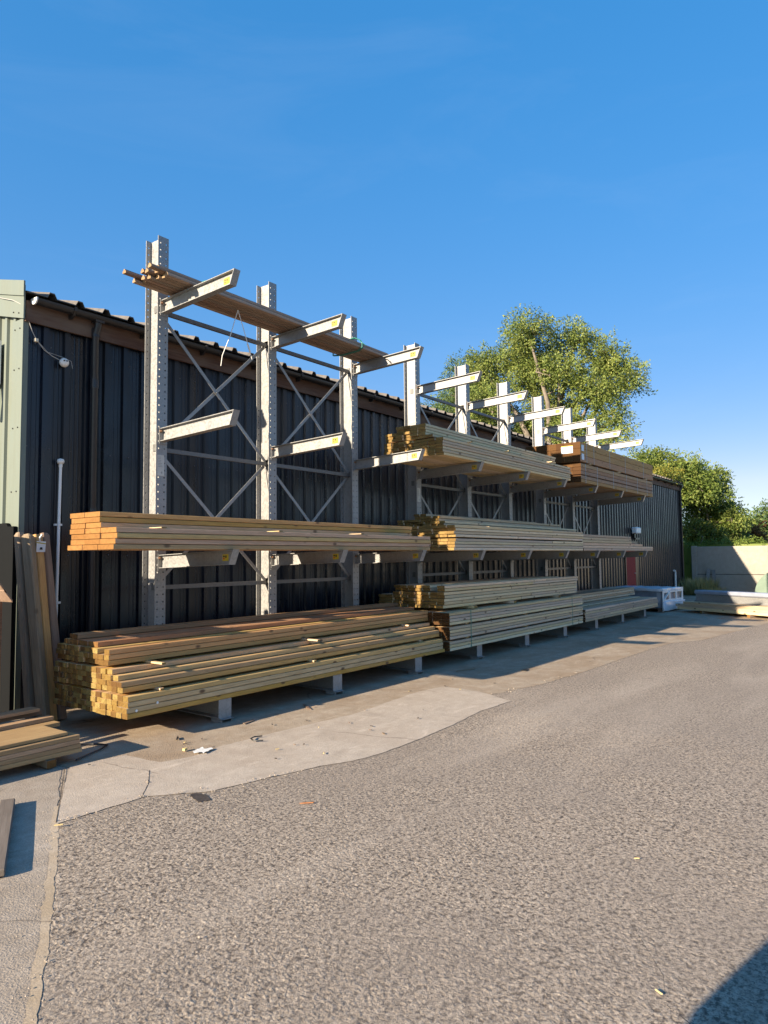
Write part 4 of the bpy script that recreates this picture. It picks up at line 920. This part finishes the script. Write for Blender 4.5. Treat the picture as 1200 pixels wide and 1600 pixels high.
# ---------------------------------------------------------------- vegetation
def leaf_mat(name, cols, trans=0.25):
    t = NT(name); co = t.coord('Object')
    n = t.noise(co, 0.55, 3, 0.6); g = t.n('NewGeometry').outputs['Random Per Island']
    f = t.math('ADD', t.math('MULTIPLY', n, 0.55), t.math('MULTIPLY', g, 0.45))
    c = t.ramp(f, [(0.25, cols[0]), (0.5, cols[1]), (0.75, cols[2])])
    m = t.out(color=c, rough=0.55, spec=0.3)
    tr = t.n('BsdfTranslucent', {0: c}); mx = t.n('MixShader', {0: trans, 1: t.b.outputs[0], 2: tr.outputs[0]})
    t.t.links.new(mx.outputs[0], t.t.nodes['Material Output'].inputs[0]); return m
green_leaf = leaf_mat('ash_leaves', [(0.08, 0.12, 0.03), (0.17, 0.225, 0.05), (0.31, 0.33, 0.09)])
sunny_leaf = leaf_mat('sunny_leaves', [(0.09, 0.145, 0.03), (0.18, 0.24, 0.05), (0.28, 0.31, 0.08)], 0.4)
yellow_leaf = leaf_mat('yellowing_leaves', [(0.07, 0.10, 0.015), (0.16, 0.18, 0.03), (0.30, 0.25, 0.04)])
red_leaf = leaf_mat('rusty_leaves', [(0.10, 0.06, 0.02), (0.20, 0.09, 0.03), (0.28, 0.14, 0.05)])
far_leaf = leaf_mat('far_leaves', [(0.05, 0.095, 0.03), (0.10, 0.155, 0.045), (0.17, 0.21, 0.07)])
bark = flat('grey_bark', (0.17, 0.14, 0.11), 0.9, var=0.35, scale=5, bump=0.6)
import array
def leaves(clumps, per, size, rl, squash=0.8):
    v = []; f = []
    for (cx, cy, cz, cr) in clumps:
        # a clump is built of short drooping sprays
        ns = max(3, int(per/9))
        for s in range(ns):
            th_, ph_ = rl.uniform(0, 2*math.pi), math.acos(rl.uniform(-0.75, 1)); rad = cr*rl.uniform(0.25, 1.0)**0.6
            d = Vector((math.sin(ph_)*math.cos(th_), math.sin(ph_)*math.sin(th_), math.cos(ph_)*squash))
            p = Vector((cx, cy, cz))+d*rad
            sd = (d+Vector((rl.gauss(0, .5), rl.gauss(0, .5), rl.gauss(-0.25, .4)))).normalized()
            side = sd.cross(Vector((rl.gauss(0, 1), rl.gauss(0, 1), rl.gauss(0, 1)))).normalized(); up = side.cross(sd)
            for k in range(9):
                q = p+sd*(k//2)*size*0.55+(side if k % 2 else -side)*size*0.35+up*rl.gauss(0, size*0.3)
                ld = (sd*0.6+(side if k % 2 else -side)+up*rl.gauss(0, .5)+Vector((0, 0, -0.25))).normalized(); lw = ld.cross(up+Vector((rl.gauss(0, .3), rl.gauss(0, .3), rl.gauss(0, .3)))).normalized()
                L = size*rl.uniform(0.7, 1.25); w = L*0.24; b = len(v)
                v += [q[:], (q+ld*L*0.45+lw*w)[:], (q+ld*L)[:], (q+ld*L*0.45-lw*w)[:]]; f.append((b, b+1, b+2, b+3))
    return v, f
def tree(name, base, blobs, label, cat, mat, nclump, per, size, seed, group=None, trunk_r=0.3, fork=0.35, cs=0.9):
    rl = random.Random(seed); t = empty(name, base, label, cat, group)
    B = Vector(base); tot = sum(b[3]**2 for b in blobs); cl = []
    for (x, y, z, r) in blobs:
        n = max(2, int(nclump*r*r/tot))
        for _ in range(n):
            d = Vector((rl.gauss(0, 1), rl.gauss(0, 1), rl.gauss(0, 1))).normalized()*r*rl.uniform(0.3, 1.0)**0.5
            if d.z < -0.6*r: d.z *= 0.5
            cl.append((x+d.x-B.x, y+d.y-B.y, z+d.z-B.z, cs*rl.uniform(0.6, 1.25)))
    v, f = leaves(cl, per, size, rl)
    m = MB(); m.add(v, f); m.build('crown', mat, t, fix=False)
    m = MB(); mid = Vector((sum(c[0] for c in cl)/len(cl), sum(c[1] for c in cl)/len(cl), sum(c[2] for c in cl)/len(cl)))
    top = Vector((mid.x*fork, mid.y*fork, mid.z*fork*1.4))
    m.tube([(0, 0, -0.05), top*0.4+Vector((0.1, -.1, 0)), top], [trunk_r*1.25, trunk_r, trunk_r*0.8], 10)
    mains = []
    for (x, y, z, r) in blobs:
        e = Vector((x, y, z))-B; k = top.lerp(e, 0.5)+Vector((rl.gauss(0, .4), rl.gauss(0, .4), rl.uniform(0.1, 0.7)))
        m.tube([top*0.92, top.lerp(k, .55), k, e], [trunk_r*0.55, trunk_r*0.42, trunk_r*0.3, trunk_r*0.12], 7); mains += [k, e, k.lerp(e, .5)]
    for c in rl.sample(cl, min(len(cl), 90)):
        p = Vector(c[:3]); s = min(mains, key=lambda q: (q-p).length); h = s.lerp(p, .5)+Vector((rl.gauss(0, .15), rl.gauss(0, .15), rl.uniform(0, .3)))
        m.tube([s, h, p], [trunk_r*0.16, trunk_r*0.10, trunk_r*0.04], 5)
    m.build('trunk', bark, t); return t
def pxat(px, py, X):
    d = fw+rr*((px-600)/F_PX)-uu*((py-800)/F_PX); k = X/d.x; return (X, d.y*k, H+d.z*k)
def blobs_at(X, lst, jx=1.5):
    out = []; rl = random.Random(int(X))
    for px, py, rp in lst:
        p = pxat(px, py, X); r = rp/(F_PX/X*0.89*1.0); out.append((p[0]+rl.uniform(-jx, jx), p[1], p[2], r*0.86))
    return out
bl = [(x, y, z, r*0.8) for x, y, z, r in blobs_at(37, [(795, 548, 44), (845, 532, 42), (892, 534, 42), (935, 552, 42), (962, 582, 40), (758, 582, 42), (825, 592, 48), (880, 590, 48), (928, 612, 42), (780, 640, 48), (850, 650, 54), (955, 655, 36), (968, 688, 22), (900, 685, 44), (820, 690, 50), (845, 575, 40)], 2.0)]
tree('ash_tree', (37, 16, 0), bl, 'tall broad ash tree with yellow green crown rising behind the shed', 'tree', green_leaf, 520, 220, 0.13, 3, trunk_r=0.42, cs=0.78)
bl = blobs_at(40, [(735, 590, 40), (712, 630, 45), (755, 640, 55), (690, 660, 34), (775, 670, 45)], 1.5)
tree('dense_tree', (41, 23.5, 0), bl, 'dense dark green tree left of the tall ash behind the shed', 'tree', far_leaf, 240, 200, 0.13, 9, cs=0.8)
bl = blobs_at(35, [(1015, 728, 24), (1050, 735, 27), (1040, 765, 30), (1075, 760, 28)], 1.0)
tree('broad_tree', (35.5, 9.6, 0), bl, 'rounded green tree just past the far corner of the shed', 'tree', sunny_leaf, 150, 150, 0.135, 13, trunk_r=0.22, cs=0.62)
bl = blobs_at(37.5, [(1100, 755, 28), (1118, 772, 20), (1085, 790, 26), (1125, 805, 24), (1105, 815, 22), (1145, 815, 18)], 1.0)
tree('broad_tree', (38, 8.0, 0), bl, 'looser green tree behind the middle of the concrete wall', 'tree', sunny_leaf, 150, 150, 0.135, 17, trunk_r=0.2, cs=0.55)
bl = blobs_at(34.6, [(1085, 833, 20), (1110, 838, 16)], 0.4)
tree('yellow_bush', (34.8, 8.35, 0), bl, 'yellowing bush just above the concrete wall beside the shed', 'bush', yellow_leaf, 60, 100, 0.12, 19, trunk_r=0.1, cs=0.4)
bl = blobs_at(39, [(1140, 835, 18), (1125, 840, 16)], 0.4)
tree('green_bush', (39, 7.1, 0), bl, 'green bush between the yellow and the rusty bush', 'bush', green_leaf, 60, 120, 0.13, 21, trunk_r=0.1, cs=0.5)
bl = blobs_at(41, [(1167, 836, 14), (1178, 842, 10)], 0.4)
tree('rusty_bush', (41, 6.5, 0), bl, 'rusty orange bush above the concrete wall', 'bush', red_leaf, 40, 100, 0.13, 23, trunk_r=0.1, cs=0.5)
bl = blobs_at(90, [(1195, 815, 18), (1215, 810, 20), (1185, 832, 14), (1200, 838, 16)], 1.0)
tree('far_tree', (90, 12.5, 0), bl, 'distant blue green tree at the right edge', 'tree', far_leaf, 60, 90, 0.34, 29, trunk_r=0.3, cs=1.2)
bl = blobs_at(95, [(1150, 842, 16), (1120, 845, 16), (1170, 845, 14), (1090, 842, 18), (1060, 840, 18)], 1.0)
tree('far_hedge_trees', (95, 16, 0), bl, 'distant line of low trees behind the bushes', 'trees', far_leaf, 80, 90, 0.34, 31, trunk_r=0.2, cs=1.2)
# clipped hedge behind the wall
rl = random.Random(41); cl = []
for k in range(190): cl.append((33.4+rl.uniform(-0.45, 0.45), rl.uniform(-3, 8.6), rl.choice([2.16, 2.1, 1.95, 1.2, 1.7])+rl.uniform(-.06, .06), 0.22))
v, f = leaves(cl, 90, 0.075, rl, 0.5); m = MB(); m.add(v, f); m.box(33.0, 33.8, -3, 8.6, 0, 2.05)
tag(m.build('clipped_hedge', leaf_mat('hedge_leaves', [(0.07, 0.12, 0.02), (0.14, 0.20, 0.035), (0.21, 0.26, 0.05)]), fix=False), 'clipped green hedge just behind the concrete wall', 'hedge')
# ivy on the far roof corner
rl = random.Random(43); cl = [(rl.uniform(28.6, 30.6), 7.62+rl.uniform(-.05, 0.5), 4.62+rl.uniform(-0.02, 0.28)+(0.2 if rl.random() > .6 else 0), 0.2) for _ in range(36)]
v, f = leaves(cl, 70, 0.09, rl); m = MB(); m.add(v, f); tag(m.build('ivy', yellow_leaf, fix=False), 'yellow green ivy creeping over the far roof corner of the shed', 'ivy')
# weeds at the wall foot
rl = random.Random(47); m = MB()
for k in range(2600):
    x, y = rl.uniform(29.6, 32.2), rl.gauss(7.0, 0.42)
    if not 6.2 < y < 8.0: continue
    h = rl.uniform(0.2, 0.75)*(1.0 if y > 6.6 else 0.5); a = rl.uniform(0, 6.28); b = rl.uniform(0.05, 0.35)*h; w = 0.012
    m.add([(x-w, y, 0), (x+w, y, 0), (x+b*math.cos(a)*.5+w, y+b*math.sin(a)*.5, h*.6), (x+b*math.cos(a), y+b*math.sin(a), h)], [(0, 1, 2), (0, 2, 3)])
o = m.build('weeds', leaf_mat('dry_weeds', [(0.22, 0.22, 0.08), (0.32, 0.29, 0.11), (0.42, 0.36, 0.17)]), fix=False); o['kind'] = 'stuff'; tag(o, 'tuft of tall dry weeds at the foot of the concrete wall', 'weeds')

# ---------------------------------------------------------------- unseen lorry-shaped box, added behind the camera to cast the lower right shadow
t = empty('unseen_shadow_box', (-0.62, 0.0, 0), 'unseen white box trailer added behind the viewpoint to throw the corner shadow', 'trailer')
m = MB(); m.box(-6.5, 0.0, -1.1, 1.40, 1.2, 3.4, c=0.03); m.build('body', white_pl, t)
m = MB(); m.box(-6.3, -1.4, -0.5, -0.3, 0.85, 1.2); m.box(-6.3, -1.4, 0.6, 0.8, 0.85, 1.2); m.build('chassis', black_pl, t)
for x in (-5.6, -4.5):
    for y in (-1.0, 0.9):
        m = MB(); m.lathe([(0.0, 0.0), (0.4, 0.0), (0.5, 0.04), (0.5, 0.22), (0.4, 0.26), (0.0, 0.26)], (x, y, 0.5), 24, axis='Y'); m.build('wheel', black_pl, t)
